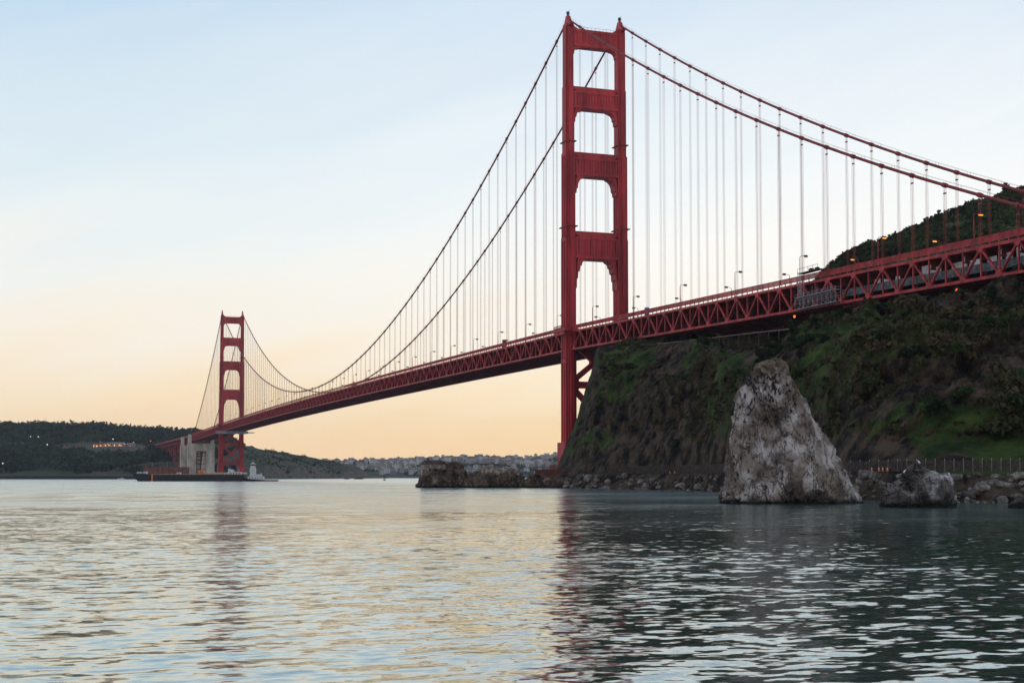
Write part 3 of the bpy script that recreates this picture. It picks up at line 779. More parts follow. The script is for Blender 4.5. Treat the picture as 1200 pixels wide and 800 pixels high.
        mb.tube([(sx * HX, 0, 229.3), (sx * HX, 0, 230.4), (sx * HX, 0, 230.7)], [0.5, 0.55, 0.2], 8)
        for k in range(4):
            a = k * math.pi / 2 + 0.4
            mb.beam((sx * HX + 0.9 * math.cos(a), 0.9 * math.sin(a), 228.4), (sx * HX + 0.9 * math.cos(a), 0.9 * math.sin(a), 230.6 + 0.5 * (k % 2)), 0.14)
        mb.tube([(sx * HX + 0.95 * math.cos(a), 0.95 * math.sin(a), 229.6) for a in [2 * math.pi * k / 12 for k in range(13)]], 0.07, 4)
        mb.build('beacon', M['black'], t)
    # painters' rings round the legs
    for z, k in ((166.0, 4), (124.5, 3)):
        for sx in (-1, 1):
            wx, wy = LEGS[k][2] / 2 + 0.5, LEGS[k][3] / 2 + 0.5
            mb = MB()
            c = sx * HX
            mb.box(c - wx, c + wx, -wy, -wy + 0.48, z, z + 0.45); mb.box(c - wx, c + wx, wy - 0.48, wy, z, z + 0.45)
            mb.box(c - wx, c - wx + 0.48, -wy + 0.48, wy - 0.48, z, z + 0.45); mb.box(c + wx - 0.48, c + wx, -wy + 0.48, wy - 0.48, z, z + 0.45)
            mb.build('ring', M['cable'], t)
    # footway swelling out round each leg at deck level
    for sx in (-1, 1):
        mb = MB()
        x0, x1 = sorted((sx * (HX - 2.0), sx * (HX + 5.4)))
        mb.prism([(x0, -8.5), (x1 - 1.5 * (sx > 0), -8.5), (x1, -6.6), (x1, 6.6), (x1 - 1.5 * (sx > 0), 8.5), (x0, 8.5)], 73.6, 74.9)
        mb.box(x0 + 0.5, x1 - 0.5, -6.4, 6.4, 72.2, 73.55)
        xo = sx * (HX + 5.1)
        for k in range(15): mb.beam((xo, -6.5 + 13 * k / 14, 74.9), (xo, -6.5 + 13 * k / 14, 76.5), 0.16)
        mb.beam((xo, -6.6, 76.5), (xo, 6.6, 76.5), 0.2); mb.beam((xo, -6.6, 75.4), (xo, 6.6, 75.4), 0.2)
        mb.build('footway', M['steel2'], t)
    mb = MB()
    oct_ = [(22, 9), (17, 14), (-17, 14), (-22, 9), (-22, -9), (-17, -14), (17, -14), (22, -9)]
    mb.prism(oct_, -6, 6.0); mb.prism([(x * 0.94, y * 0.9) for x, y in oct_], 6.0, 10.0)
    mb.build('pier', M['concrete'] if y0 > 0 else M['brick'], t)
    return t
tower(0.0)
tower(SPAN)

# ---- main cables
for sx in (-1, 1):
    mb = MB()
    ys = list(np.linspace(-SIDE, 0, 60)) + list(np.linspace(0, SPAN, 200))[1:] + list(np.linspace(SPAN, SPAN + SIDE, 50))[1:]
    mb.tube([(sx * HX, y, zcable(y)) for y in ys], 0.47, 10)
    for k in range(-22, 107):
        y = 15.24 * k
        if abs(y) < 3 or abs(y - SPAN) < 3 or y < -SIDE or y > SPAN + SIDE: continue
        e = 0.75
        mb.tube([(sx * HX, y - e, zcable(y - e)), (sx * HX, y + e, zcable(y + e))], 0.70, 8)
    for o in (-0.55, 0.55):
        for ya, yb, n in ((-SIDE, 0, 22), (0, SPAN, 84), (SPAN, SPAN + SIDE, 22)):
            pts = [(sx * HX + o, ya + (yb - ya) * i / n, zcable(ya + (yb - ya) * i / n) + 1.25) for i in range(n + 1)]
            mb.tube(pts, 0.028, 4)
            for p in pts[1:-1]: mb.beam(p, (p[0], p[1], p[2] - 1.3), 0.05)
    mb.build('main_cable', M['cable'], bridge, smooth=False)

# ---- suspenders: four ropes each; the nearest hundred are parts, the rest one part
sus = []
for sx in (-1, 1):
    for k in range(-22, 107):
        y = 15.24 * k
        if abs(y) < 3 or abs(y - SPAN) < 3 or y > SPAN + SIDE - 4 or zcable(y) - ztruss(y) < 2: continue
        sus.append((math.hypot(sx * HX - CX, y - CY), sx, y))
sus.sort()
rest = MB()
for i, (dist, sx, y) in enumerate(sus):
    mb = MB() if i < 100 else rest
    z0, z1 = ztruss(y) + 0.4, zcable(y) - 0.4
    for oy in (-0.42, 0.42):
        for ox in (-0.2, 0.2):
            if dist < 1300: mb.tube([(sx * HX + ox, y + oy, z0), (sx * HX + ox, y + oy, z1)], 0.037, 5, False)
            else: mb.beam((sx * HX + ox, y + oy, z0), (sx * HX + ox, y + oy, z1), 0.075)
    mb.box(sx * HX - 0.24, sx * HX + 0.24, y - 0.46, y + 0.46, z1 - 2.1, z1 - 1.75)
    if i < 100: mb.build('suspender', M['rope'], bridge)
o = rest.build('suspender', M['rope'], bridge); o['kind'] = 'stuff'

# ---- deck: stiffening trusses, floor, railings
PL = 7.62
KS = list(range(-55, 214))
for sx in (-1, 1):
    mb = MB()
    for k in KS:
        y0, y1 = PL * k, PL * (k + 1)
        x = sx * HX
        t0, t1 = ztruss(y0), ztruss(y1)
        mb.beam((x, y0, t0), (x, y1, t1), 0.95, 0.85)
        mb.beam((x, y0, t0 - TD), (x, y1, t1 - TD), 0.9, 0.8)
        mb.beam((x, y0, t0 - 0.4), (x, y0, t0 - TD + 0.4), 0.42, 0.42)
        if k % 2 == 0:
            mb.beam((x, y0, t0 - 0.2), (x, y1, t1 - TD + 0.2), 0.62, 0.5)
            mb.slab([(-1.15, -1.5), (1.15, -1.5), (1.5, -0.4), (1.5, 0.5), (-1.5, 0.5), (-1.5, -0.4)], -0.01, 0.01) if False else None
            mb.add([(x - 0.5 * 1.02, y0 + a, t0 + b) for a, b in ((-1.5, 0.3), (1.5, 0.3), (1.5, -0.5), (0.6, -1.5), (-0.6, -1.5), (-1.5, -0.5))] +
                   [(x + 0.5 * 1.02, y0 + a, t0 + b) for a, b in ((-1.5, 0.3), (1.5, 0.3), (1.5, -0.5), (0.6, -1.5), (-0.6, -1.5), (-1.5, -0.5))],
                   [(5, 4, 3, 2, 1, 0), (6, 7, 8, 9, 10, 11)] + [(i, (i + 1) % 6, 6 + (i + 1) % 6, 6 + i) for i in range(6)])
        else:
            mb.beam((x, y0, t0 - TD + 0.2), (x, y1, t1 - 0.2), 0.62, 0.5)
            mb.add([(x - 0.49, y0 + a, t0 - TD - b) for a, b in ((-1.4, 0.3), (1.4, 0.3), (1.4, -0.5), (0.6, -1.5), (-0.6, -1.5), (-1.4, -0.5))] +
                   [(x + 0.49, y0 + a, t0 - TD - b) for a, b in ((-1.4, 0.3), (1.4, 0.3), (1.4, -0.5), (0.6, -1.5), (-0.6, -1.5), (-1.4, -0.5))],
                   [(5, 4, 3, 2, 1, 0), (6, 7, 8, 9, 10, 11)] + [(i, (i + 1) % 6, 6 + (i + 1) % 6, 6 + i) for i in range(6)])
    mb.build('stiffening_truss', M['steel2'], bridge)
    # railing: kerb, gap, then a close picket rail
    mb = MB()
    xr = sx * (HX + 0.1)
    for k in KS:
        y0, y1 = PL * k, PL * (k + 1); t0, t1 = ztruss(y0) + 0.5, ztruss(y1) + 0.5
        mb.beam((xr, y0, t0 + 2.35), (xr, y1, t1 + 2.35), 0.2, 0.2)
        mb.beam((xr, y0, t0 + 0.75), (xr, y1, t1 + 0.75), 0.16, 0.2)
        for j in range(2): mb.beam((xr, y0 + j * PL / 2, t0), (xr, y0 + j * PL / 2, t0 + 2.35), 0.24, 0.24)
        npk = 16 if y0 < 500 else 5
        wpk = 0.3 if y0 < 500 else 0.62
        for j in range(npk):
            f = (j + 0.5) / npk
            y = y0 + f * PL; tt = t0 + (t1 - t0) * f
            mb.beam((xr, y, tt + 0.75), (xr, y, tt + 2.3), 0.06, wpk, (0, 1, 0)) if False else mb.box(xr - 0.04, xr + 0.04, y - wpk / 2, y + wpk / 2, tt + 0.8, tt + 2.27)
    mb.build('railing', M['steel2'], bridge)
# floor: slab, kerbs, floor beams, stringers
mb = MB(); rd = MB(); sw = MB(); sw2 = MB(); lat = MB()
for k in KS:
    y0, y1 = PL * k, PL * (k + 1); t0, t1 = ztruss(y0), ztruss(y1)
    def strip(m, xa, xb, dz0, dz1):
        m.add([(xa, y0, t0 + dz0), (xb, y0, t0 + dz0), (xb, y1, t1 + dz0), (xa, y1, t1 + dz0), (xa, y0, t0 + dz1), (xb, y0, t0 + dz1), (xb, y1, t1 + dz1), (xa, y1, t1 + dz1)],
              [(0, 3, 2, 1), (4, 5, 6, 7), (0, 1, 5, 4), (1, 2, 6, 5), (2, 3, 7, 6), (3, 0, 4, 7)])
    strip(rd, -9.4, 9.4, -0.35, 0.15)
    strip(sw, -13.0, -9.45, -0.3, 0.42); strip(sw2, 9.45, 13.0, -0.3, 0.42)
    # floor beam (lattice) under each panel point
    for zz_, hh in ((-0.75, 0.6), (-3.1, 0.5)):
        mb.box(-13.2, 13.2, y0 - 0.35, y0 + 0.35, t0 + zz_ - hh / 2, t0 + zz_ + hh / 2)
    mb.box(-13.0, 13.0, y0 - 0.12, y0 + 0.12, t0 - 2.85, t0 - 1.05)
    for x in (-9, -6, -3, 0, 3, 6, 9):
        mb.beam((x, y0, t0 - 0.75), (x, y1, t1 - 0.75), 0.4, 0.75)
    # bottom lateral system, inspection walk and pipes
    lat.beam((-13.2, y0, t0 - TD), (13.2, y0, t0 - TD), 0.6, 0.9)
    lat.beam((-13.2, y0, t0 - TD), (0, y1, t1 - TD), 0.55, 0.6); lat.beam((13.2, y0, t0 - TD), (0, y1, t1 - TD), 0.55, 0.6)
    lat.beam((-13.2, y1, t1 - TD + 0.02), (0, y0, t0 - TD + 0.02), 0.5, 0.5); lat.beam((13.2, y1, t1 - TD + 0.02), (0, y0, t0 - TD + 0.02), 0.5, 0.5)
    for x, w_, dz in ((-7.5, 1.1, 0.5), (7.5, 1.1, 0.5), (0, 1.3, 0.6), (-11, 0.5, 0.9), (11, 0.5, 0.9), (4, 0.4, 2.2), (-4, 0.4, 2.2)):
        lat.beam((x, y0, t0 - TD + dz), (x, y1, t1 - TD + dz), w_, 0.45)
    for x in (-9, 0, 9): lat.beam((x, y0, t0 - TD), (x, y0, t0 - 3), 0.3, 0.3)
    lat.beam((-13.2, y0, t0 - TD + 0.4), (-9, y0, t0 - 3.1), 0.3); lat.beam((13.2, y0, t0 - TD + 0.4), (9, y0, t0 - 3.1), 0.3)
    lat.beam((-9, y0, t0 - 3.1), (0, y0, t0 - TD + 0.4), 0.3); lat.beam((9, y0, t0 - 3.1), (0, y0, t0 - TD + 0.4), 0.3)
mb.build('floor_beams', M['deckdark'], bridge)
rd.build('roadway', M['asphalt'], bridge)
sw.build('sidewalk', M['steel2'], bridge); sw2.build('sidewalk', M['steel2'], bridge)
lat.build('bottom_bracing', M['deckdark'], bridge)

# ---- concrete pylons at the ends of the side spans
def pylon(y, name, zdeck, depth, parent, portal=True):
    t = empty(name, (0, y, 0), parent)
    for sx in (-1, 1):
        mb = MB()
        x0, x1 = sorted((sx * 8.0, sx * 21.0))
        mb.box(x0, x1, -depth, depth, -4, zdeck - 12)
        mb.box(x0 + 0.8 * (sx < 0) * 0, x1, -depth - 0.7, -depth, 0, 12)
        xa, xb = sorted((sx * 15.2, sx * 20.2))
        mb.box(xa, xb, -depth * 0.8, depth * 0.8, zdeck - 12, zdeck + 1)
        mb.box(xa + 0.6, xb - 0.6, -depth * 0.8 + 0.6, depth * 0.8 - 0.6, zdeck + 1, zdeck + 2.4)
        for j in range(3):
            xx = x0 + 2.2 + j * 4.3
            mb.box(xx - 0.5, xx + 0.5, -depth - 0.4, -depth + 0.1, 12, zdeck - 13)
        mb.build('pylon_shaft', M['concrete'], t)
    if portal:
        mb = MB(); mb.box(-7.98, 7.98, -depth + 0.6, depth - 0.6, zdeck - 24, zdeck - 12.05)
        mb.build('pylon_beam', M['concrete'], t)
    return t
pylon(-SIDE - 9, 'pylon', ztruss(-SIDE), 6, bridge)
pylon(SPAN + SIDE + 9, 'pylon', ztruss(SPAN + SIDE) - 1, 7, bridge)
pylon(SPAN + SIDE + 118, 'pylon', ztruss(SPAN + SIDE) - 2, 7, bridge)
# steel arch between the south pylons and the viaduct beyond
mb = MB()
ya, yb = SPAN + SIDE + 18, SPAN + SIDE + 110
for sx in (-1, 1):
    n = 14; prev = None
    for i in range(n + 1):
        f = i / n; y = ya + (yb - ya) * f; z = 16 + 32 * (1 - (2 * f - 1) ** 2)
        if prev:
            mb.beam((sx * 11, prev[0], prev[1]), (sx * 11, y, z), 1.4, 2.2)
            mb.beam((sx * 11, prev[0], prev[1] + 5), (sx * 11, y, z + 5), 1.0, 1.4)
        mb.beam((sx * 11, y, z), (sx * 11, y, 62), 0.7)
        prev = (y, z)
for i in range(0, 15):
    f = i / 14; y = ya + (yb - ya) * f; z = 16 + 32 * (1 - (2 * f - 1) ** 2)
    mb.beam((-11, y, z), (11, y, z), 0.8)
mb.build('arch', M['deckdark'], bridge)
mb = MB()
vy0, vy1 = PL * (KS[-1] + 1), 2420.0
zv0, zv1 = ztruss(vy0), 70.0
nv = 22
for i in range(nv):
    f0, f1 = i / nv, (i + 1) / nv
    y0, y1 = vy0 + (vy1 - vy0) * f0, vy0 + (vy1 - vy0) * f1
    z0, z1 = zv0 + (zv1 - zv0) * f0, zv0 + (zv1 - zv0) * f1
    mb.add([(-13.6, y0, z0 - 1.5), (13.6, y0, z0 - 1.5), (13.6, y1, z1 - 1.5), (-13.6, y1, z1 - 1.5), (-13.6, y0, z0 + 1.6), (13.6, y0, z0 + 1.6), (13.6, y1, z1 + 1.6), (-13.6, y1, z1 + 1.6)],
           [(0, 3, 2, 1), (4, 5, 6, 7), (0, 1, 5, 4), (1, 2, 6, 5), (2, 3, 7, 6), (3, 0, 4, 7)])
    for sx in (-1, 1):
        mb.beam((sx * 12, y0, z0 - 7), (sx * 12, y1, z1 - 7), 0.9)
        mb.beam((sx * 12, y0, z0 - 1.5), (sx * 12, (y0 + y1) / 2, z0 - 7), 0.8); mb.beam((sx * 12, (y0 + y1) / 2, z0 - 7), (sx * 12, y1, z1 - 1.5), 0.8)
        if i >= 4 and i % 2 == 0 and i < 18:
            mb.beam((sx * 11, y0, z0 - 6), (sx * 13, y0, 0), 1.3); mb.beam((sx * 11, y1, z1 - 6), (sx * 13, y1, 0), 1.3)
            for zb in (14, 28, 42): mb.beam((sx * 12, y0, zb), (sx * 12, y1, zb + 12), 0.7); mb.beam((sx * 12, y1, zb), (sx * 12, y0, zb + 12), 0.7)
            for zb in (14, 28, 42): mb.beam((-12, y0, zb), (12, y0, zb), 0.7)
mb.build('approach_viaduct', M['steel2'], bridge)

# ================================================================ ROCKS
def rock_from_outline(name, rows, d, depth, matl, label, cat='rock', seed=1, nt=150, na=260, amp=0.10, skew=0.0, sq=2.4, strata=(0.5, 0.3), nfac=7, ledge=0.05):
    """rows: (photo y, left x, right x) from the waterline up; the outline is given real depth and rough faces"""
    rows = sorted(rows, key=lambda r: -r[0])
    ys = np.array([r[0] for r in rows], float)
    zs = np.array([zat(y, d) for y in ys]); us0 = np.array([(r[1] - 600) / F * d for r in rows]); us1 = np.array([(r[2] - 600) / F * d for r in rows])
    z0, z1 = -2.5, zs[-1]
    zz_ = np.concatenate([np.linspace(z0, zs[-1], nt)])
    uL = np.interp(zz_, zs, us0); uR = np.interp(zz_, zs, us1)
    hw = (uR - uL) / 2; cu = (uR + uL) / 2
    below = zz_ < zs[0]
    hw = np.where(below, hw + (zs[0] - zz_) * 0.25, hw)
    th = np.linspace(0, 2 * math.pi, na, endpoint=False)
    ct, st = np.cos(th), np.sin(th)
    k = (np.abs(ct) ** sq + np.abs(st) ** sq) ** (-1 / sq)
    U = hw[:, None] * (k * ct)[None, :]
    Vv = (hw[:, None] * depth) * (k * st)[None, :]
    rad = hw.max()
    Zg = np.broadcast_to(zz_[:, None], U.shape)
    base_w = hw[:, None] / rad
    f = 1.0 / rad
    pu, pv, pz = (U + cu[:, None]), Vv, Zg
    warp = 0.16 * rad * fbm(pu * f * 0.9, pv * f * 0.9, pz * f * 0.9, o=3, s=seed + 3)
    nbig = ridged((pu + strata[0] * pz + warp) * f * 1.5, (pv + strata[1] * pz) * f * 1.5, pz * f * 0.7, o=5, g=0.55, s=seed)
    nmid = fbm(pu * f * 4, pv * f * 4, pz * f * 3, o=5, g=0.6, s=seed + 5)
    nfin = ridged((pu + 0.5 * pz) * f * 10, pv * f * 10, pz * f * 5, o=4, g=0.6, s=seed + 9)
    nfin2 = ridged((pu - 0.3 * pz) * f * 24, pv * f * 24, pz * f * 14, o=3, g=0.6, s=seed + 19) - 0.7
    side = np.abs(ct)[None, :] ** 3
    disp = rad * amp * ((nbig - 0.9) * 0.75 * (1 - 0.75 * side) + nmid * 0.30 * (1 - 0.4 * side) + (nfin - 0.7) * 0.10 * (1 - 0.4 * side) + nfin2 * 0.03)
    disp = disp * np.clip(base_w * 2.2, 0.25, 1)
    r_ = np.maximum(np.hypot(U, Vv), 1e-6)
    disp = disp - disp.mean()
    wl = 0.30 * fbm(pu * f * 2.2, pv * f * 2.2, pz * f * 2.2, o=4, s=seed + 23)
    q1 = (0.50 * pu + 0.30 * pv + 0.80 * pz) * f / 0.21 + 2.2 * wl
    fr = q1 - np.floor(q1); amp1 = 0.5 + 0.5 * vnoise(np.floor(q1) * 1.7, pu * f * 1.3, s=seed + 25)
    disp = disp + ledge * rad * (fr ** 1.6 - 0.38) * amp1 * (1 - 0.5 * side)
    for (ca, cb, cc, wd, sp) in ((0.95, 0.25, -0.30, 0.05, 0.42), (0.62, -0.5, 0.62, 0.06, 0.55), (0.15, 0.2, 0.97, 0.05, 0.50)):
        q2 = (ca * pu + cb * pv + cc * pz) * f / sp + 1.6 * wl + 0.25 * vnoise(pu * f * 9, pv * f * 9, pz * f * 9, s=seed + 27)
        f2 = np.abs(q2 - np.floor(q2) - 0.5)
        disp = disp - ledge * 1.1 * rad * np.exp(-(f2 / wd) ** 2) * (0.35 + 0.65 * np.clip(vnoise(np.floor(q2) * 3.1, pz * f * 1.5, s=seed + 29) + 0.4, 0, 1)) * (1 - 0.6 * side)
    rr_ = r_ + disp
    cdir, sdir_ = U / r_, Vv / r_
    rf = random.Random(seed * 7 + 1)
    for _k in range(nfac):                       # flat joint faces cut the stack into planes
        it = int(nt * rf.uniform(0.08, 0.88)); ph = -math.pi / 2 + rf.uniform(-1.15, 1.15)
        ia = int(((ph % (2 * math.pi)) / (2 * math.pi)) * na) % na
        p0 = np.array([U[it, ia], Vv[it, ia], zz_[it]]) * np.array([0.9, 0.9, 1])
        tilt = rf.uniform(0.05, 0.55)
        nv = np.array([math.cos(ph + rf.uniform(-.35, .35)), math.sin(ph + rf.uniform(-.35, .35)), tilt]); nv /= np.linalg.norm(nv)
        px_, py_ = cdir * rr_, sdir_ * rr_
        t_ = (px_ - p0[0]) * nv[0] + (py_ - p0[1]) * nv[1] + (Zg - p0[2]) * nv[2]
        den = np.maximum(cdir * nv[0] + sdir_ * nv[1], 0.25)
        near_ = np.clip(1.15 - np.hypot(px_ - p0[0], Zg - p0[2]) / (0.75 * rad), 0, 1)
        rr_ = rr_ - np.minimum(np.clip(t_, 0, None) / den * 0.85, 0.11 * rad) * np.minimum(near_ * 2, 1)
    rr_ = np.maximum(rr_, 0.25 * r_)
    rr_ = rr_ + rad * amp * ((nfin - 0.7) * 0.07 + nfin2 * 0.045 + nmid * 0.05) * np.clip(base_w * 2.2, 0.25, 1)
    U2 = cdir * rr_; V2 = sdir_ * rr_
    Zn = Zg + rad * amp * 0.35 * fbm(pu * f * 5, pv * f * 5, pz * f * 5, o=3, s=seed + 15) * np.clip((z1 - Zg) / (0.1 * rad), 0, 1)
    U2 = U2 + cu[:, None] + skew * 0
    X = CX + RT.x * U2 + FW.x * (d + V2 + hw.max() * depth * 0.0); Y = CY + RT.y * U2 + FW.y * (d + V2)
    top = np.array([[X[-1].mean(), Y[-1].mean(), z1 + 0.02 * rad]])
    V = np.concatenate([np.stack([X, Y, Zn], -1).reshape(-1, 3), top])
    Q = gridfaces(nt, na, True)
    o = npmesh(name, V, Q, matl, smooth=True)
    # close the summit
    me = o.data
    n0 = (nt - 1) * na
    capV = np.concatenate([V[n0:n0 + na], top]);
    import bmesh
    bm = bmesh.new(); bm.from_mesh(me); bm.verts.ensure_lookup_table()
    tv = bm.verts[nt * na]
    for i in range(na):
        try: bm.faces.new((bm.verts[n0 + i], bm.verts[n0 + (i + 1) % na], tv))
        except ValueError: pass
    # origin at the base so that the textures sit on the rock
    org = Vector((float(X[0].mean()), float(Y[0].mean()), 0))
    for v in bm.verts: v.co -= org
    for fc in bm.faces: fc.smooth = True
    bm.normal_update(); bm.to_mesh(me); bm.free()
    o.location = org
    tag(o, label, cat)
    return o, np.stack([X, Y, Zn], -1), V2

needle, NP, NV = rock_from_outline('sea_stack', [
    (590, 844, 1003), (578, 843, 1001), (565, 844, 996), (552, 847, 991), (540, 848, 986.5), (526, 850, 981), (511, 856, 972.5), (501, 858.5, 965),
    (492, 860, 959), (476, 863, 950), (460, 867, 940.5), (444, 876, 932), (436, 881, 928), (431, 886, 925), (426.5, 893, 921), (423, 901, 916), (420.5, 907, 912)],
    224, 0.62, M['needle'], 'tall pointed grey rock standing in the water, dotted with black birds', 'rock', seed=4, amp=0.17, nt=340, na=620, nfac=16, ledge=0.085)
small, SP, SV = rock_from_outline('sea_rock', [
    (594.5, 1029, 1120), (588, 1030, 1120), (580, 1032, 1120), (573, 1040, 1119), (566, 1046, 1117), (560, 1052, 1114), (556.5, 1056, 1108), (553.5, 1060, 1090), (549, 1063, 1084), (545.5, 1067, 1080), (543, 1070, 1077)],
    197, 0.6, M['smallrock'], 'low rock with white streaks in the water, a gull on its knob', 'rock', seed=12, amp=0.2, nt=190, na=380, nfac=3)
rock_from_outline('sea_rock', [(597, 1181, 1222), (590, 1184, 1222), (584, 1190, 1220), (581, 1198, 1214)],
    188, 0.8, M['shore'], 'small dark rock cut by the right edge of the photo', 'rock', seed=22, amp=0.16, nt=70, na=160)

# ---- rocky point with the ruined fog signal station
for nm, rows, d, dep, sd, lab in [
    ('rock_outcrop', [(571, 491, 548), (566, 491.5, 547), (560, 493, 546), (555, 494, 545), (551.5, 497, 541), (549.5, 501, 536)], 546, 0.9, 31, 'brown rock outcrop carrying the small ruined station house'),
    ('rock_outcrop', [(571.5, 536, 618), (566, 538, 616), (561, 543, 613), (556, 556, 608), (552, 562, 604), (549, 566, 594), (547.5, 570, 580)], 540, 0.45, 33, 'long flat topped rock outcrop right of the ruined station house'),
    ('rock_outcrop', [(572, 606, 664), (568, 608, 662), (564, 613, 652), (559, 617, 636), (555, 621, 631)], 534, 0.5, 35, 'low dark rock with a rounded hump at the foot of the headland'),
    ('rock_outcrop', [(573.5, 645, 720), (569, 647, 716), (564, 650, 712), (560, 655, 706)], 520, 0.35, 37, 'dark rock ledge at the foot of the cliff corner'),
]:
    rock_from_outline(nm, rows, d, dep, M['point'], lab, 'rock', seed=sd, amp=0.3, nt=120, na=340, sq=3.0, ledge=0.11)
for nm, rows, d, sd, lab in [
    ('sea_rock', [(561, 415, 426), (560, 416, 425.5), (558.4, 419, 424)], 2300, 41, 'larger of two tiny dark rocks far out by the south shore'),
    ('sea_rock', [(561, 403, 410), (560, 404, 409.5), (559, 406, 408.5)], 2320, 43, 'smaller of two tiny dark rocks far out by the south shore'),
]:
    rock_from_outline(nm, rows, d, 0.7, M['point'], lab, 'rock', seed=sd, amp=0.2, nt=24, na=48)

# ---- ruined station house on the point
def place(name, px, py, d, label, cat, group=None, rz=0.0):
    p = at(px, py, d)
    return tag(empty(name, p, None, -YAW + rz), label, cat, group)
st = place('station_house', 507.5, 557.5, 546, 'small roofless looking stone house with a brown roof on the rock point', 'house', rz=0.35)
mb = MB(); mb.box(-4.2, 4.2, -3, 3, 0, 4.0)
mb.slab([(-4.2, 4.0), (4.2, 4.0), (4.2, 4.6), (-4.2, 4.6)], -3.001, 3.001); mb.build('wall', mat('station_wall', (0.30, 0.25, 0.20), 0.9, 0.4, 0.7), st)
mb = MB(); mb.add([(-4.6, -3.4, 4.6), (4.6, -3.4, 4.6), (4.6, 3.4, 4.6), (-4.6, 3.4, 4.6), (-3.6, 0, 6.3), (3.6, 0, 6.3)], [(0, 3, 2, 1), (0, 1, 5, 4), (1, 2, 5), (2, 3, 4, 5), (3, 0, 4)])
M['oldroof'] = mat('old_brown_roof', (0.06, 0.04, 0.034), 0.9, 0.3, 0.8)
rf = mb.build('roof', M['oldroof'], st)
mb = MB(); mb.box(-2.6, -1.9, -0.35, 0.35, 5.2, 7.4); mb.build('chimney', M['brick'], rf)
for x in (-2.6, -0.3, 2.0):
    mb = MB(); mb.box(x, x + 0.9, -3.06, -2.9, 1.2, 3.1); mb.build('window', M['black'], st)
mb = MB(); mb.box(3.0, 3.9, -3.05, -2.9, 0.1, 2.2); mb.build('door', M['black'], st)
st = place('ruined_building', 527.5, 556, 548, 'roofless brown ruin beside the small house on the rock point', 'ruin', rz=0.2)
mb = MB()
prof = [(-5, 0), (5.2, 0), (5.2, 3.6), (4.4, 4.2), (3.0, 4.1), (2.2, 5.2), (0.2, 5.3), (-0.4, 4.2), (-1.8, 4.4), (-2.2, 5.4), (-4.2, 5.2), (-5, 4.4)]
mb.slab(prof, -2.6, -2.1); mb.slab([(x, z * 0.92) for x, z in prof], 2.1, 2.6); mb.box(-5, -4.5, -2.09, 2.09, 0, 4.3); mb.box(4.7, 5.2, -2.09, 2.09, 0, 3.4)
mb.build('wall', mat('ruin_wall', (0.10, 0.06, 0.045), 0.9, 0.4, 0.6), st)
for x in (-3.4, 0.6):
    mb = MB(); mb.box(x, x + 1.0, -2.66, -2.4, 1.2, 3.2); mb.build('window', M['black'], st)
cw = place('crumbled_wall', 586, 550.5, 541, 'pale crumbled wall along the top of the long rock outcrop', 'wall')
mb = MB(); mb.slab([(-7.5, -2), (-7.5, 0.9), (-5.8, 1.5), (-4.6, 1.0), (-2.2, 1.4), (0.4, 0.7), (2.6, 1.2), (4.4, 0.5), (6.8, 0.7), (7.6, -0.2), (7.6, -2)], -3.4, -2.6); mb.build('masonry', mat('pale_masonry', (0.30, 0.24, 0.18), 0.9, 0.5, 0.8), cw)
w = place('retaining_wall', 655, 558, 545, 'low brick retaining wall under the foot of the near tower', 'wall')
mb = MB(); mb.box(-9.5, 9, -0.6, 0.6, -1.5, 2.3); mb.box(-9.7, 9.2, -0.75, 0.75, 2.3, 2.7); mb.build('brick_face', M['brick'], w)
mb = MB()
for i in range(9): mb.beam((-9 + 2.2 * i, 0, 2.7), (-9 + 2.2 * i, 0, 3.8), 0.09)
mb.beam((-9.2, 0, 3.8), (9, 0, 3.8), 0.09); mb.build('railing', M['wood'], w)

# ---- birds on the sea stack
def bird_mesh(name, matl, neck=1.0):
    mb = MB()
    mb.tube([(-0.30, 0, 0.05), (-0.22, 0, 0.14), (-0.08, 0, 0.24), (0.06, 0, 0.38), (0.12, 0, 0.50), (0.14, 0, 0.58 * neck + 0.03), (0.17, 0, 0.66 * neck + 0.04), (0.23, 0, 0.69 * neck + 0.04), (0.34, 0, 0.68 * neck + 0.04)],
            [0.02, 0.07, 0.14, 0.13, 0.08, 0.05, 0.055, 0.05, 0.008], 8)
    for sy in (-0.06, 0.06): mb.tube([(-0.02, sy, 0.24), (0.0, sy, 0.0)], [0.03, 0.02], 5); mb.box(-0.03, 0.1, sy - 0.04, sy + 0.04, -0.02, 0.02)
    me = bpy.data.meshes.new(name); me.from_pydata(mb.v, [], mb.f); me.materials.append(matl)
    me.polygons.foreach_set('use_smooth', [True] * len(me.polygons))
    return me
corm, gullm = bird_mesh('cormorant', M['bird'], 1.0), bird_mesh('gull', M['gull'], 0.8)
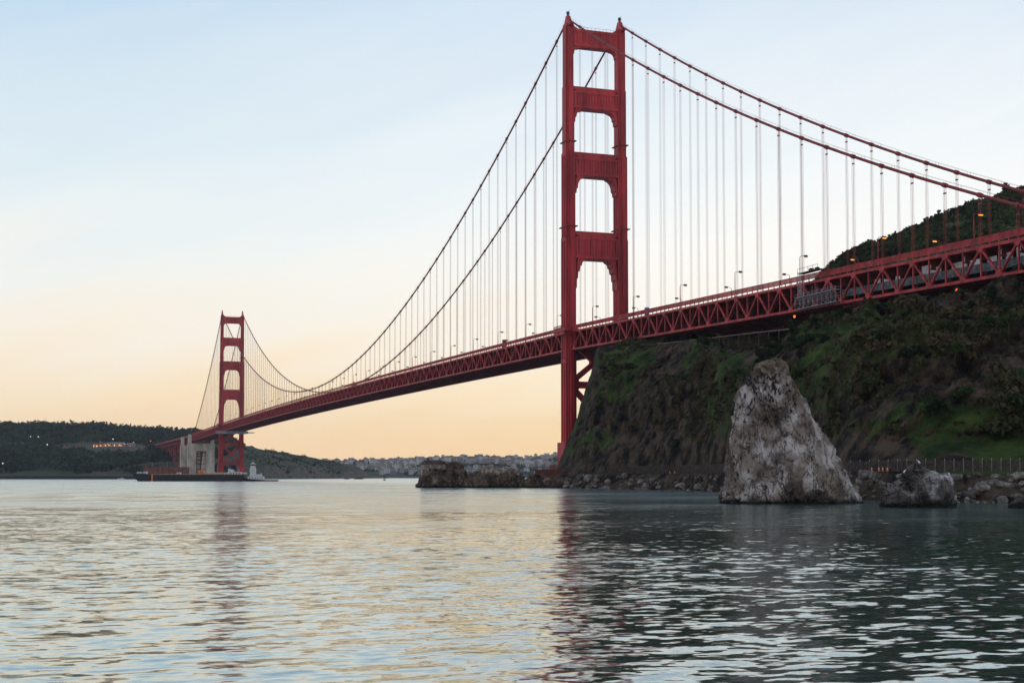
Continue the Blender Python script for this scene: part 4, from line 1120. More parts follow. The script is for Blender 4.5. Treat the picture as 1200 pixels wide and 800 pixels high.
def perch(P, x0, x1, y0, y1, n, seed, mind=0.35):
    """points of a rock that face the camera inside a window of the photograph"""
    r = np.random.default_rng(seed)
    rel = P.reshape(-1, 3) - np.array([CX, CY, CZ])
    v = rel[:, 0] * FW.x + rel[:, 1] * FW.y; u = rel[:, 0] * RT.x + rel[:, 1] * RT.y
    px = 600 + F * u / v; py = 558.2 - F * rel[:, 2] / v
    P2 = P
    du = np.gradient(P2, axis=1); dv = np.gradient(P2, axis=0)
    nrm = np.cross(du, dv).reshape(-1, 3)
    nrm /= np.linalg.norm(nrm, axis=1, keepdims=True) + 1e-9
    facing = -(nrm[:, 0] * FW.x + nrm[:, 1] * FW.y)
    ok = np.where((px > x0) & (px < x1) & (py > y0) & (py < y1) & (facing > 0.15))[0]
    out = []
    wgt = 0.25 + np.clip(nrm[ok, 2], 0, 1) * 2
    for i in r.choice(ok, size=min(len(ok), n * 6), replace=False, p=wgt / wgt.sum()):
        p = P.reshape(-1, 3)[i]
        if all(np.linalg.norm(p - q) > mind for q in out): out.append(p)
        if len(out) >= n: break
    return out
cnt = 0
for (x0, x1, y0, y1, n, sd) in [(872, 914, 441, 472, 58, 1), (878, 935, 448, 505, 34, 2), (866, 900, 470, 500, 8, 3), (846, 880, 535, 570, 8, 4)]:
    for p in perch(NP, x0, x1, y0, y1, n, sd):
        o = bpy.data.objects.new('cormorant', corm); COL.objects.link(o)
        o.location = Vector(p) + Vector((-FW.x * 0.05, -FW.y * 0.05, 0.02)); o.rotation_euler = (0, 0, random.uniform(0, 6.28)); o.scale = (1.05,) * 3
        tag(o, 'small black bird perched on the face of the tall pointed rock', 'bird', 'black birds on the tall rock')
for (x0, x1, y0, y1, lab) in [(1068, 1080, 540, 548, 'white gull on the knob of the low streaked rock'), (1108, 1119, 556, 570, 'white gull on the right shoulder of the low streaked rock'), (1050, 1062, 553, 563, 'white gull on the left shoulder of the low streaked rock')]:
    for p in perch(SP, x0, x1, y0, y1, 1, 5):
        o = bpy.data.objects.new('gull', gullm); COL.objects.link(o)
        o.location = Vector(p) + Vector((0, 0, 0.02)); o.rotation_euler = (0, 0, random.uniform(0, 6.28)); o.scale = (0.8,) * 3
        tag(o, lab, 'bird')

# ---- riprap along the shore: each boulder a thing, a few shared meshes
protos = []
for i in range(9):
    nt_, na_ = 14, 22
    th = np.linspace(0, 2 * math.pi, na_, endpoint=False); ph = np.linspace(0.02, math.pi - 0.02, nt_)
    T, A = np.meshgrid(ph, th, indexing='ij')
    x, y, z = np.sin(T) * np.cos(A), np.sin(T) * np.sin(A), np.cos(T)
    rr_ = 1 + 0.35 * fbm(x * 1.1 + i * 9, y * 1.1, z * 1.1, o=3, s=90 + i) + 0.1 * ridged(x * 3, y * 3, z * 3 + i, o=2, s=95)
    q = 0.72
    V = np.stack([np.sign(x) * np.abs(x) ** q * rr_, np.sign(y) * np.abs(y) ** q * rr_ * 0.8, np.sign(z) * np.abs(z) ** q * rr_ * 0.7], -1).reshape(-1, 3)
    o = npmesh('boulder', V, gridfaces(nt_, na_, True), mat('boulder_stone', *[[(0.13, 0.11, 0.09), (0.075, 0.062, 0.05), (0.19, 0.165, 0.14)][i % 3]], 0.95, 0.4, 1.2, 0.6, 3.0, bdist=0.15), smooth=True)
    protos.append(o.data); bpy.data.objects.remove(o)
rb = random.Random(11)
for i in range(290):
    if i < 110: x = rb.uniform(672, 848)
    elif i < 130: x = rb.uniform(655, 700)
    else: x = rb.uniform(990, 1200)
    shx = float(smooth_interp(np.array([x]), _cx, [c[1] for c in COLS])[0])
    dd = shx + rb.uniform(-2.0, 9.0)
    zx = ground(x, dd)
    px, py = colpos(x, dd)
    big = shx / 300
    s = (0.26 + 0.75 * rb.random() ** 2.2) * (0.75 + 0.5 * big) * (1.25 if rb.random() < 0.12 else 1)
    o = bpy.data.objects.new('boulder', protos[rb.randrange(9)]); COL.objects.link(o)
    o.location = (px, py, max(zx, 0.0) + s * 0.12); o.scale = (s, s * rb.uniform(0.7, 1.1), s * rb.uniform(0.65, 1.0)); o.rotation_euler = (rb.uniform(-.4, .4), rb.uniform(-.4, .4), rb.uniform(0, 6.28))
    if x < 850: tag(o, 'grey riprap boulder on the shore left of the tall pointed rock', 'boulder', 'riprap boulders left of the tall rock')
    else: tag(o, 'grey riprap boulder on the shore behind the low streaked rock', 'boulder', 'riprap boulders right of the tall rock')

# ---- fences along the shore road
def shore_d(x, off): return float(smooth_interp(np.array([float(x)]), _cx, [c[1] for c in COLS])[0]) + off
def fence(x0, x1, label, hgt, postm, slat, step):
    pts = []
    x = x0
    while x <= x1:
        d = shore_d(x, 12.5); px, py = colpos(x, d); pts.append(Vector((px, py, ground(x, d)))); x += step
    t = tag(empty('fence', pts[0]), label, 'fence')
    org = pts[0]
    for i, p in enumerate(pts[:100]):
        mb = MB(); q = p - org; mb.box(q.x - 0.045, q.x + 0.045, q.y - 0.045, q.y + 0.045, q.z - 0.4, q.z + hgt + 0.35); mb.build('post', postm, t)
    mb = MB()
    for a, b in zip(pts[:-1], pts[1:]):
        a, b = a - org, b - org; L_ = (b - a).length
        for zh in (0.25, hgt * 0.55, hgt): mb.beam(a + Vector((0, 0, zh)), b + Vector((0, 0, zh)), 0.06, 0.09)
        n = max(2, int(L_ / 0.24))
        for k in range(n):
            p = a.lerp(b, (k + 0.5) / n); mb.box(p.x - slat, p.x + slat, p.y - 0.03, p.y + 0.03, p.z + 0.1, p.z + hgt)
    mb.build('panel', M['wood'], t)
    return t
fence(711, 783, 'brown slat fence along the shore road at the foot of the cliff', 2.7, M['wood'], 0.1, 9.0)
fence(795, 850, 'brown slat fence along the road just left of the tall rock', 2.7, M['wood'], 0.1, 9.0)
fence(985, 1215, 'long grey brown fence with pale posts right of the tall rock', 1.9, M['grey'], 0.1, 11.0)
# road on the bench behind the fences
rx = np.arange(700, 1300, 3.0)
rows_ = []
for off in (14.0, 19.5):
    sh = smooth_interp(rx, _cx, [c[1] for c in COLS]); px, py = colpos(rx, sh + off)
    rows_.append(np.stack([px, py, north_height(rx, sh + off) + 0.05], -1))
o = npmesh('shore_road', np.concatenate(rows_), gridfaces(2, len(rx))[:, ::-1], M['asphalt']); o['kind'] = 'structure'
# traffic cones in front of the fence
def cone():
    t = empty('traffic_cone')
    mb = MB(); mb.tube([(0, 0, 0.04), (0, 0, 0.75)], [0.17, 0.035], 12); mb.build('cone_body', M['orange'], t)
    mb = MB(); mb.box(-0.22, 0.22, -0.22, 0.22, 0, 0.05); mb.build('base', M['black'], t)
    mb = MB(); mb.tube([(0, 0, 0.36), (0, 0, 0.56)], [0.118, 0.083], 12); mb.build('band', M['white'], t)
    return t
c0 = cone()
spots = [(1020.5, 'orange traffic cone standing apart to the left below the grey brown fence'), (1029, 'orange traffic cone, left of a close row of three below the grey brown fence'),
         (1033.5, 'orange traffic cone, middle of a close row of three below the grey brown fence'), (1039, 'orange traffic cone, right of a close row of three below the grey brown fence'),
         (784.5, 'orange traffic cone between the two brown slat fences, left one'), (790, 'orange traffic cone between the two brown slat fences, right one')]
for i, (x, lab) in enumerate(spots):
    o = c0 if i == 0 else copy_tree(c0)
    d = shore_d(x, 11.3); px, py = colpos(x, d); o.location = (px, py, ground(x, d)); o.scale = (1.25,) * 3
    tag(o, lab, 'traffic cone', 'cones on the shore road')

# ================================================================ THINGS ON AND UNDER THE DECK
def deckpoint(sx, y, off=0.0): return Vector((sx * (HX + off), y, ztruss(y)))
def make_lamp(lit):
    t = empty('street_lamp')
    mb = MB(); mb.tube([(0, 0, 0), (0, 0, 1.2), (0, 0, 9.2)], [0.2, 0.16, 0.11], 8); mb.box(-0.28, 0.28, -0.28, 0.28, 0, 0.9); mb.build('pole', M['steel2'], t)
    mb = MB(); mb.tube([(0, 0, 9.2), (0.15, 0, 9.7), (0.6, 0, 9.95), (1.7, 0, 10.0)], [0.1, 0.09, 0.08, 0.08], 6); mb.build('lamp_arm', M['steel2'], t)
    mb = MB(); mb.tube([(1.5, 0, 10.0), (1.8, 0, 10.05), (2.9, 0, 10.05), (3.1, 0, 10.0)], [0.14, 0.3, 0.3, 0.12], 8); hd = mb.build('lamp_head', M['black'], t)
    mb = MB(); mb.box(1.75, 2.95, -0.27, 0.27, 9.55, 9.82); mb.build('lamp_glass', M['lamp'] if lit else M['lampoff'], hd)
    return t
lampA, lampB = make_lamp(False), make_lamp(True)
ordn = ['first', 'second', 'third', 'fourth', 'fifth', 'sixth', 'seventh', 'eighth', 'ninth', 'tenth', 'eleventh', 'twelfth', 'thirteenth', 'fourteenth', 'fifteenth', 'sixteenth', 'seventeenth', 'eighteenth', 'nineteenth', 'twentieth']
def ordinal(n):
    return ordn[n - 1] if n <= 20 else ('twenty-' + ordn[n - 21] if n < 30 else 'last')
used = {False: False, True: False}
for sx in (-1, 1):
    for side_, ys in (('right', [-25.0 - 45.72 * k for k in range(7)]), ('left', [20.7 + 45.72 * k for k in range(27)])):
        for n, y in enumerate(ys):
            lit = (side_ == 'right' and n >= (5 if sx < 0 else 4))
            src = lampB if lit else lampA
            o = src if not used[lit] else copy_tree(src)
            used[lit] = True
            o.location = (sx * 11.6, y, ztruss(y) + 0.42); o.rotation_euler = (0, 0, 0 if sx < 0 else math.pi)
            tag(o, f"{'lit' if lit else 'unlit'} lamp on the {'near' if sx < 0 else 'far'} deck edge, {ordinal(n + 1)} to the {side_} of the near tower", 'street lamp', 'street lamps along the bridge deck')

# red and orange navigation lamps under the deck
nav0 = None
for i, (px, py, d, lab) in enumerate([(705.5, 404, 627, 'orange warning lamp under the deck just right of the near tower'), (824, 383.5, 536, 'small red warning lamp under the deck above the cliff top'),
                                      (931, 371, 475, 'orange warning lamp under the deck left of the scaffold'), (1049, 352.5, 412, 'glowing orange warning lamp under the deck right of the scaffold'),
                                      (1121, 340.5, 383, 'glowing orange warning lamp under the deck nearest the right edge')]):
    if i == 0:
        t = empty('warning_lamp')
        mb = MB(); mb.tube([(0, 0, 0.7), (0, 0, 4.0)], 0.09, 6); mb.box(-0.35, 0.35, -0.35, 0.35, 0.62, 0.8); mb.build('bracket', M['black'], t)
        mb = MB(); mb.tube([(0, 0, -0.5), (0, 0, -0.25), (0, 0, 0.3), (0, 0, 0.62)], [0.2, 0.42, 0.42, 0.3], 10); mb.build('lamp_glass', M['redlamp'], t)
        nav0 = t
    o = nav0 if i == 0 else copy_tree(nav0)
    o.location = at(px, py, d); o.scale = (0.8,) * 3 if i != 1 else (0.5,) * 3
    tag(o, lab, 'warning lamp', 'warning lamps under the deck')

def yfrom(px, sx=-1):
    """distance along the bridge at which the truss plane meets the photograph's column px"""
    lo, hi = -420.0, 1280.0
    for _ in range(60):
        m = (lo + hi) / 2
        dx, dy = sx * HX - CX, m - CY
        x = 600 + F * (dx * RT.x + dy * RT.y) / (dx * FW.x + dy * FW.y)
        if x > px: lo = m
        else: hi = m
    return (lo + hi) / 2
# scaffold tower and cage hung on the truss
ya, yb = yfrom(990), yfrom(942)
yc_ = (ya + yb) / 2
t = tag(empty('scaffold', (-HX - 1.9, yc_, ztruss(yc_) - TD)), 'grey scaffold cage hung on the outside of the truss above the cliff', 'scaffold')
Lh = (yb - ya) / 2
mb = MB()
nx = 9
for j in range(nx + 1):
    y = -Lh + 2 * Lh * j / nx
    for x in (-1.0, 1.0): mb.beam((x, y, -0.6), (x, y, 4.8 + 0.9 * ((j * 7) % 3)), 0.08)
    for z in (0.1, 2.0, 4.0): mb.beam((-1, y, z), (1, y, z), 0.09)
for z in (0.1, 2.0, 3.0, 4.0, 5.0):
    for x in (-1.0, 1.0): mb.beam((x, -Lh, z), (x, Lh, z), 0.07)
for j in range(nx):
    y0, y1 = -Lh + 2 * Lh * j / nx, -Lh + 2 * Lh * (j + 1) / nx
    mb.beam((-1, y0, 0.1), (-1, y1, 2.0), 0.08); mb.beam((-1, y1, 2.0), (-1, y0, 4.0), 0.08)
mb.build('tube_frame', M['grey'], t)
for z in (0.05, 3.95):
    mb = MB(); mb.box(-1.05, 1.05, -Lh, Lh, z - 0.12, z); mb.build('platform', M['grey'], t)
mb = MB()
yl = Lh * 0.72
for x in (-0.9, 0.5):
    for y in (yl, yl + 1.6): mb.beam((x, y, 4), (x, y, 12.4), 0.13)
for k in range(9): mb.beam((-0.9, yl, 4 + k), (-0.9, yl + 1.6, 4 + k), 0.1); mb.beam((-0.9, yl, 4 + k), (-0.9, yl + 1.6, 5 + k if k < 8 else 12.4), 0.08)
mb.build('ladder_tower', M['grey'], t)
mb = MB()
mb.box(-1.4, 1.2, -3, 9.5, 11.7, 11.9)
for y in (-3, 0, 3, 6, 9.4):
    mb.beam((-1.5, y, 11.9), (-1.5, y, 13.3), 0.1)
mb.beam((-1.5, -3, 13.3), (-1.5, 9.4, 13.3), 0.1); mb.box(-0.6, 0.6, 2.6, 4.0, 11.9, 12.8); mb.box(-0.8, 0.2, -1.4, 0.0, 11.9, 12.6)
mb.build('winch_deck', M['black'], t)
# screened work platform inside the truss, right of the scaffold
ya, yb = -352.0, yfrom(990)
t = tag(empty('work_platform', (0, 0, 0)), 'work platform inside the truss with grey netting and white sheets', 'work platform')
mb = MB(); pl = MB()
ys = np.arange(ya, yb, 3.81)
for y0 in ys:
    y1 = y0 + 3.81
    b0, b1 = ztruss(y0) - TD, ztruss(y1) - TD
    mb.add([(-11.9, y0, b0 + 2.1), (-11.9, y1, b1 + 2.1), (-11.9, y1, b1 + 4.5), (-11.9, y0, b0 + 4.5), (-11.84, y0, b0 + 2.1), (-11.84, y1, b1 + 2.1), (-11.84, y1, b1 + 4.5), (-11.84, y0, b0 + 4.5)],
           [(0, 1, 2, 3), (7, 6, 5, 4), (3, 2, 6, 7), (0, 4, 5, 1)])
    pl.add([(-12.2, y0, b0 + 1.8), (10, y0, b0 + 1.8), (10, y1, b1 + 1.8), (-12.2, y1, b1 + 1.8), (-12.2, y0, b0 + 2.0), (10, y0, b0 + 2.0), (10, y1, b1 + 2.0), (-12.2, y1, b1 + 2.0)],
           [(0, 3, 2, 1), (4, 5, 6, 7), (0, 1, 5, 4), (2, 3, 7, 6)])
mb.build('netting', M['net'], t); pl.build('platform', M['black'], t)
k = 0
for px0, px1, z0, z1 in [(1076, 1088, 2.2, 7.0), (1087.5, 1099, 4.6, 6.0), (1110, 1124, 4.5, 6.2), (1124.5, 1130, 4.5, 7.3), (1131, 1146, 4.4, 6.0), (1152, 1164, 4.4, 6.0), (1166, 1171, 4.4, 7.4), (1174, 1183, 4.4, 6.2), (1186.5, 1200, 4.4, 7.2), (1020, 1028, 4.4, 5.8), (1031, 1037, 4.4, 5.8), (1044, 1050, 4.4, 5.6)]:
    yA, yB = yfrom(px1), yfrom(px0)
    b = ztruss((yA + yB) / 2) - TD
    mb = MB(); mb.box(-11.7 + 0.15 * (k % 3), -11.5 + 0.15 * (k % 3), yA + 0.2, yB - 0.2, b + z0, b + z1)
    mb.build('sheet', M['sheet'], t); k += 1
# travelling gantries under the deck
def gantry(y, label, L_=30, w_=5.5, dz=0.0, col='deckdark'):
    t = tag(empty('travelling_gantry', (0, y, ztruss(y) - TD - 2.4 + dz)), label, 'gantry')
    mb = MB()
    for yy in (-w_ / 2, w_ / 2):
        mb.beam((-L_ / 2 - 3, yy, 0), (L_ / 2 + 3, yy, 0), 0.3, 0.4); mb.beam((-L_ / 2 - 3, yy, 1.3), (L_ / 2 + 3, yy, 1.3), 0.16)
        n = 16
        for i in range(n + 1):
            x = -L_ / 2 - 3 + (L_ + 6) * i / n
            mb.beam((x, yy, 0), (x, yy, 1.3), 0.14)
            if i < n: mb.beam((x, yy, 0), (x + (L_ + 6) / n, yy, 1.3), 0.12)
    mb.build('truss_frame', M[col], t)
    if col == 'grey':
        mb = MB(); mb.box(-L_ / 2 - 2.9, L_ / 2 - 6, -w_ / 2 - 0.3, -w_ / 2 - 0.2, -1.2, 2.2); mb.box(-L_ / 2 - 2.9, L_ / 2 - 6, w_ / 2 + 0.2, w_ / 2 + 0.3, -1.2, 2.2); mb.build('side_sheeting', M['grey'], t)
    mb = MB(); mb.box(-L_ / 2 - 3, L_ / 2 + 3, -w_ / 2 + 0.2, w_ / 2 - 0.2, -0.1, 0.05); mb.build('platform', M[col], t)
    for x in (-12.5, 12.5):
        for yy in (-w_ / 2, w_ / 2):
            mb = MB(); mb.beam((x, yy, 1.3), (x, yy, 2.6 - dz), 0.25); mb.build('hanger', M[col], t)
gantry(yfrom(1010), 'dark travelling gantry slung under the deck by the scaffold', col='deckdark')
gantry(SPAN - 40, 'pale travelling gantry slung under the deck at the far tower', 44, 14, -0.6, 'grey')
# guard rail along the cliff top under the deck
gp = [at(702, 407.5, 600), at(745, 404.5, 566), at(790, 401, 532), at(832, 396, 503), at(878, 390.5, 462), at(925, 385.5, 428)]
t = tag(empty('guard_rail', gp[0]), 'pale guard rail running along the cliff top under the deck', 'guard rail')
mb = MB()
for a, b in zip(gp[:-1], gp[1:]): mb.beam(a - gp[0], b - gp[0], 0.12, 0.26)
mb.build('rail', mat('pale_rail', (0.17, 0.14, 0.11), 0.8, 0.2, 0.5), t)
for a, b in zip(gp[:-1], gp[1:]):
    for f in (0.0, 0.25, 0.5, 0.75):
        p = a.lerp(b, f) - gp[0]; mb = MB(); mb.beam(p + Vector((0, 0, 0.2)), p - Vector((0, 0, 6)), 0.18); mb.build('post', M['wood'], t)
# portable cabin and traffic cabinet on the deck
def deckbox(name, px, label, cat, size, colr, up=0.0):
    y = yfrom(px); t = tag(empty(name, (-12.2, y, ztruss(y) + 0.42 + up)), label, cat)
    w_, h_ = size
    mb = MB(); mb.box(-w_ / 2, w_ / 2, -w_ / 2, w_ / 2, 0.1, h_); mb.build('cabin', colr, t)
    mb = MB(); mb.prism([(-w_ / 2 - .1, -w_ / 2 - .1), (w_ / 2 + .1, -w_ / 2 - .1), (w_ / 2 + .1, w_ / 2 + .1), (-w_ / 2 - .1, w_ / 2 + .1)], h_, h_ + 0.35, 0.7); mb.build('roof', M['white'] if colr is M['blue'] else colr, t)
    mb = MB(); mb.box(-w_ / 2 - 0.03, -w_ / 2 + 0.02, -w_ / 4, w_ / 4, 0.2, h_ * 0.85); mb.build('door', M['grey'], t)
    mb = MB(); mb.box(-w_ / 2 + 0.05, w_ / 2 - 0.05, -w_ / 2 + 0.05, w_ / 2 - 0.05, 0, 0.1); mb.build('skid', M['black'], t)
deckbox('portable_toilet', 755, 'blue portable toilet on the deck just right of the near tower', 'toilet', (1.5, 3.4), M['blue'], 0.0)
deckbox('control_cabinet', 588, 'dark red cabinet rising above the railing left of the near tower', 'cabinet', (2.0, 4.2), M['steel2'], 0.0)

# ================================================================ FAR SHORE
# old brick fort under the arch
fp = place('brick_fort', 195, 557.8, 2180, 'low red brick fort on the far shore beside the pale concrete pylon', 'fort')
mb = MB(); mb.box(-33, 33, -14, 14, -3, 13.5); mb.box(-33.6, 33.6, -14.6, 14.6, 13.5, 14.6); mb.build('wall', M['brick'], fp)
for i in range(10):
    mb = MB()
    x = -29 + 6.4 * i
    for z in (3.0, 7.6): mb.box(x - 0.7, x + 0.7, -14.1, -13.6, z, z + 2.0)
    mb.build('window', M['black'], fp)
for x in (-20, 4, 22): mb = MB(); mb.tube([(x, -10, 14.6), (x, -10, 22)], 0.25, 6); mb.build('flagpole', M['grey'], fp)
# sea wall
t = tag(empty('sea_wall', at(80, 560.3, 2310), None, -YAW), 'long dark sea wall along the foot of the far left hill', 'wall')
mb = MB(); mb.box(-560, 118, -3, 3, -4, 3.8); mb.build('stone_face', M['black'], t)
mb = MB(); mb.box(-560, 118, -2.5, 2.5, 3.8, 4.3); mb.build('coping', M['shore'], t)
# buildings of the toll plaza and post on the left hill
far_b = mat('far_cream_wall', (0.30, 0.25, 0.20), 0.9, 0.15, 0.05); far_r = mat('far_red_roof', (0.30, 0.09, 0.06), 0.9, 0.2, 0.05); far_g = mat('far_grey_roof', (0.2, 0.2, 0.19), 0.9, 0.2, 0.05)
def farbuilding(px, d, w_, h_, dp, roofm, label, lit=False, base=None):
    z = float(south_height(np.array([float(px)]), np.array([float(d)]))[0]) if base is None else base
    X_, Y_ = colpos(px, d)
    t = tag(empty('hill_building', (X_, Y_, z), None, -YAW + random.uniform(-.2, .2)), label, 'building')
    mb = MB(); mb.box(-w_ / 2, w_ / 2, -dp / 2, dp / 2, -3, h_); mb.build('wall', far_b, t)
    mb = MB(); mb.add([(-w_ / 2 - .5, -dp / 2 - .5, h_), (w_ / 2 + .5, -dp / 2 - .5, h_), (w_ / 2 + .5, dp / 2 + .5, h_), (-w_ / 2 - .5, dp / 2 + .5, h_), (-w_ / 2, 0, h_ + 2.6), (w_ / 2, 0, h_ + 2.6)],
                      [(0, 3, 2, 1), (0, 1, 5, 4), (1, 2, 5), (2, 3, 4, 5), (3, 0, 4)]); mb.build('roof', roofm, t)
    n = max(3, int(w_ / 5))
    for i in range(n):
        x = -w_ / 2 + w_ * (i + 0.5) / n
        mb = MB(); mb.box(x - 0.8, x + 0.8, -dp / 2 - 0.08, -dp / 2 + 0.1, 1.2, min(h_ - 0.6, 3.6)); mb.build('window', M['farlamp'] if lit and i % 2 == 0 else M['black'], t)
for px, d, w_, h_, dp, rm, lab, lit in [
    (137, 2875, 34, 6.0, 12, far_g, 'cream building with lit windows, the widest on the far left hill', True), (122, 2868, 16, 5.0, 10, far_r, 'lit red roofed building left of the widest far hill building', True),
    (113, 2862, 9, 4.5, 9, far_r, 'smallest lit building at the left end of the far hilltop row', True), (155, 2890, 14, 4.0, 10, far_g, 'low pale building right of the widest far hill building', False),
    (76, 2840, 12, 4.5, 9, far_r, 'red roofed house alone on the far left hill', False), (94, 2800, 14, 4.0, 9, far_r, 'long low house with dull red roof halfway up the far left hill', False),
    (198, 2960, 16, 4.0, 10, far_g, 'pale low building above the viaduct on the far hill', False), (28, 2560, 18, 3.6, 9, far_g, 'grey roofed shed at the left of the far left hill', False)]:
    farbuilding(px, d, w_, h_, dp, rm, lab, lit)
fl = None
for i, (px, d, h_, kind, lab) in enumerate([(36.5, 2960, 14, 1, 'white lamp high on the far left hill, upper left of a pair'), (45.5, 2960, 14, 1, 'white lamp high on the far left hill, upper right of a pair'), (49.5, 2930, 9, 1, 'white lamp just below the pair on the far left hill'),
                                          (4.5, 2480, 8, 1, 'white lamp at the left edge of the far shore'), (26.5, 2520, 7, 1, 'white lamp low on the far left hill near a shed'), (56, 2900, 6, 1, 'faint white lamp right of the pair on the far left hill'),
                                          (118, 2850, 12, 0, 'tall orange lamp at the left of the lit hilltop buildings'), (127, 2850, 8, 0, 'orange lamp before the lit hilltop buildings'), (133, 2880, 15, 1, 'tall white lamp above the lit hilltop buildings'),
                                          (150, 2850, 9, 0, 'orange lamp right of the lit hilltop buildings'), (157, 2850, 13, 0, 'tall orange lamp at the start of the viaduct'), (177, 2850, 16, 0, 'orange lamp on the viaduct left of the pylons'),
                                          (219, 2300, 4, 1, 'white lamp at the foot of the pale pylon')] + [(x_, 2852, 4 + (x_ * 7) % 5, 0, 'small orange lamp in the long low row across the far left hilltop') for x_ in (111, 115, 120, 124, 130, 135, 139.5, 143, 147, 153)]):
    z = max(float(south_height(np.array([float(px)]), np.array([float(d)]))[0]), 3.0); X_, Y_ = colpos(px, d)
    t = tag(empty('hill_lamp', (X_, Y_, z)), lab, 'lamp', 'lamps on the far shore')
    mb = MB(); mb.tube([(0, 0, 0), (0, 0, h_)], 0.15, 6); mb.build('pole', M['black'], t)
    mb = MB(); mb.tube([(0, 0, h_ - 0.5), (0, 0, h_), (0, 0, h_ + 0.6)], [0.4, 0.7, 0.3], 8); mb.build('lamp_glass', M['farlamp'] if kind == 0 else M['farwhite'], t)

# ---- barge and tug
bd = 1290.0
bp0 = at(236, 563.4, bd); bp0.z = 0
px2m = bd / F
bg = tag(empty('barge', bp0, None, -YAW), 'long black flat barge with a yellow deck edge below the far tower', 'barge')
xl, xr = (158 - 236) * px2m, (288 - 236) * px2m
mb = MB()
mb.slab([(xl, 7.0), (xl + 0.6, 5.2), (xl + 6.5, -1.2), (xr - 3, -1.2), (xr, 1.0), (xr, 6.2), (xl + 22, 6.2), (xl + 8, 7.2)], -9, 9); mb.build('hull', M['black'], bg)
mb = MB(); mb.box(xl + 20, xr - 0.3, -9.06, -8.6, 6.2, 6.8); mb.box(xl + 20, xr - 0.3, 8.6, 9.06, 6.2, 6.8); mb.build('deck_edge', M['yellow'], bg)
mb = MB(); mb.box((180.3 - 236) * px2m, (182 - 236) * px2m, -9.12, -8.95, -0.4, 6.5); mb.build('draught_mark', M['orange'], bg)
def onbarge(name, px0, px1, h_, label, cat, build, depth=5.0):
    x0, x1 = (px0 - 236) * px2m, (px1 - 236) * px2m
    t = tag(empty(name, bp0 + RT * ((x0 + x1) / 2) + Vector((0, 0, 6.22)), None, -YAW), label, cat)
    build(t, (x1 - x0) / 2, h_)
def boxcabin(t, w_, h_):
    mb = MB(); mb.box(-w_, w_, -2, 2, 0, h_); mb.build('shell', M['white'], t)
    mb = MB(); mb.box(-w_ - .1, w_ + .1, -2.1, 2.1, h_, h_ + 0.2); mb.build('roof', M['grey'], t)
    mb = MB(); mb.box(-w_ * 0.3, w_ * 0.3, -2.05, -1.9, 0.2, h_ * 0.8); mb.build('door', M['grey'], t)
onbarge('deck_container', 161, 166, 2.6, 'white container at the bow end of the barge, leftmost', 'container', boxcabin)
onbarge('deck_container', 168.5, 172.5, 2.8, 'white container second from the bow of the barge', 'container', boxcabin)
onbarge('deck_container', 207.5, 212, 2.0, 'white container alone amidships on the barge', 'container', boxcabin)
def machine(t, w_, h_):
    mb = MB(); mb.box(-w_, w_, -1.6, 1.6, 0.5, h_ * 0.55); mb.build('engine_housing', M['orange'], t)
    mb = MB(); mb.box(-w_ * 0.4, w_ * 0.5, -1.3, 1.3, h_ * 0.55, h_); mb.build('cab', M['orange'], t)
    for sy in (-1, 1): mb = MB(); mb.tube([(-w_, sy * 1.7, 0.45), (w_, sy * 1.7, 0.45)], 0.45, 8); mb.build('track', M['black'], t)
    mb = MB(); mb.beam((w_ * 0.5, 0, h_ * 0.6), (w_ * 1.6, 0, h_ * 1.4), 0.35); mb.beam((w_ * 1.6, 0, h_ * 1.4), (w_ * 2.2, 0, 0.6), 0.3); mb.build('boom', M['orange'], t)
onbarge('excavator', 233, 238, 4.0, 'orange machine on the barge before the pylon opening', 'machine', machine)
def rack(t, w_, h_):
    mb = MB(); mb.box(-w_, w_, -1.8, 1.8, 0, h_ * 0.6); mb.build('stack', M['yellow'], t)
    mb = MB()
    for k in range(7): mb.beam((-w_ + 2 * w_ * k / 6, -1.9, 0), (-w_ + 2 * w_ * k / 6, -1.9, h_), 0.2)
    mb.build('stakes', M['black'], t)
onbarge('pipe_rack', 226, 262, 1.9, 'long ochre stack of material on the barge deck', 'rack', rack)
def worksboat(t, w_, h_):
    mb = MB(); mb.slab([(-w_, 0), (w_, 0), (w_ * 1.0, 2.4), (w_ * 0.1, 2.6), (-w_ * 0.6, 3.4), (-w_, 3.0)], -2.4, 2.4); mb.build('house', M['white'], t)
    mb = MB(); mb.slab([(-w_ * 0.9, 3.2), (-w_ * 0.2, 3.0), (-w_ * 0.1, 4.4), (-w_ * 0.75, 5.2), (-w_ * 0.95, 5.6)], -1.6, 1.6); mb.build('cab', M['white'], t)
    for i in range(4): mb = MB(); x = -w_ * 0.5 + w_ * 0.4 * i; mb.box(x - 0.5, x + 0.5, -2.46, -2.3, 0.9, 1.9); mb.build('window', M['black'], t)
    mb = MB(); mb.tube([(-w_ * 0.7, 0, 5), (-w_ * 0.7, 0, 8)], 0.15, 6); mb.tube([(w_ * 0.6, 0, 2.4), (w_ * 0.6, 0, 5)], 0.4, 8); mb.build('mast', M['grey'], t)
onbarge('deckhouse', 267, 283, 5.0, 'white deckhouse at the stern end of the barge', 'deckhouse', worksboat)
tg = tag(empty('tugboat', at(301, 563.4, bd).xy.to_3d(), None, -YAW), 'tugboat with a tall white tiered pilot tower behind the barge', 'tugboat')
mb = MB()
nh = 12; vs = []
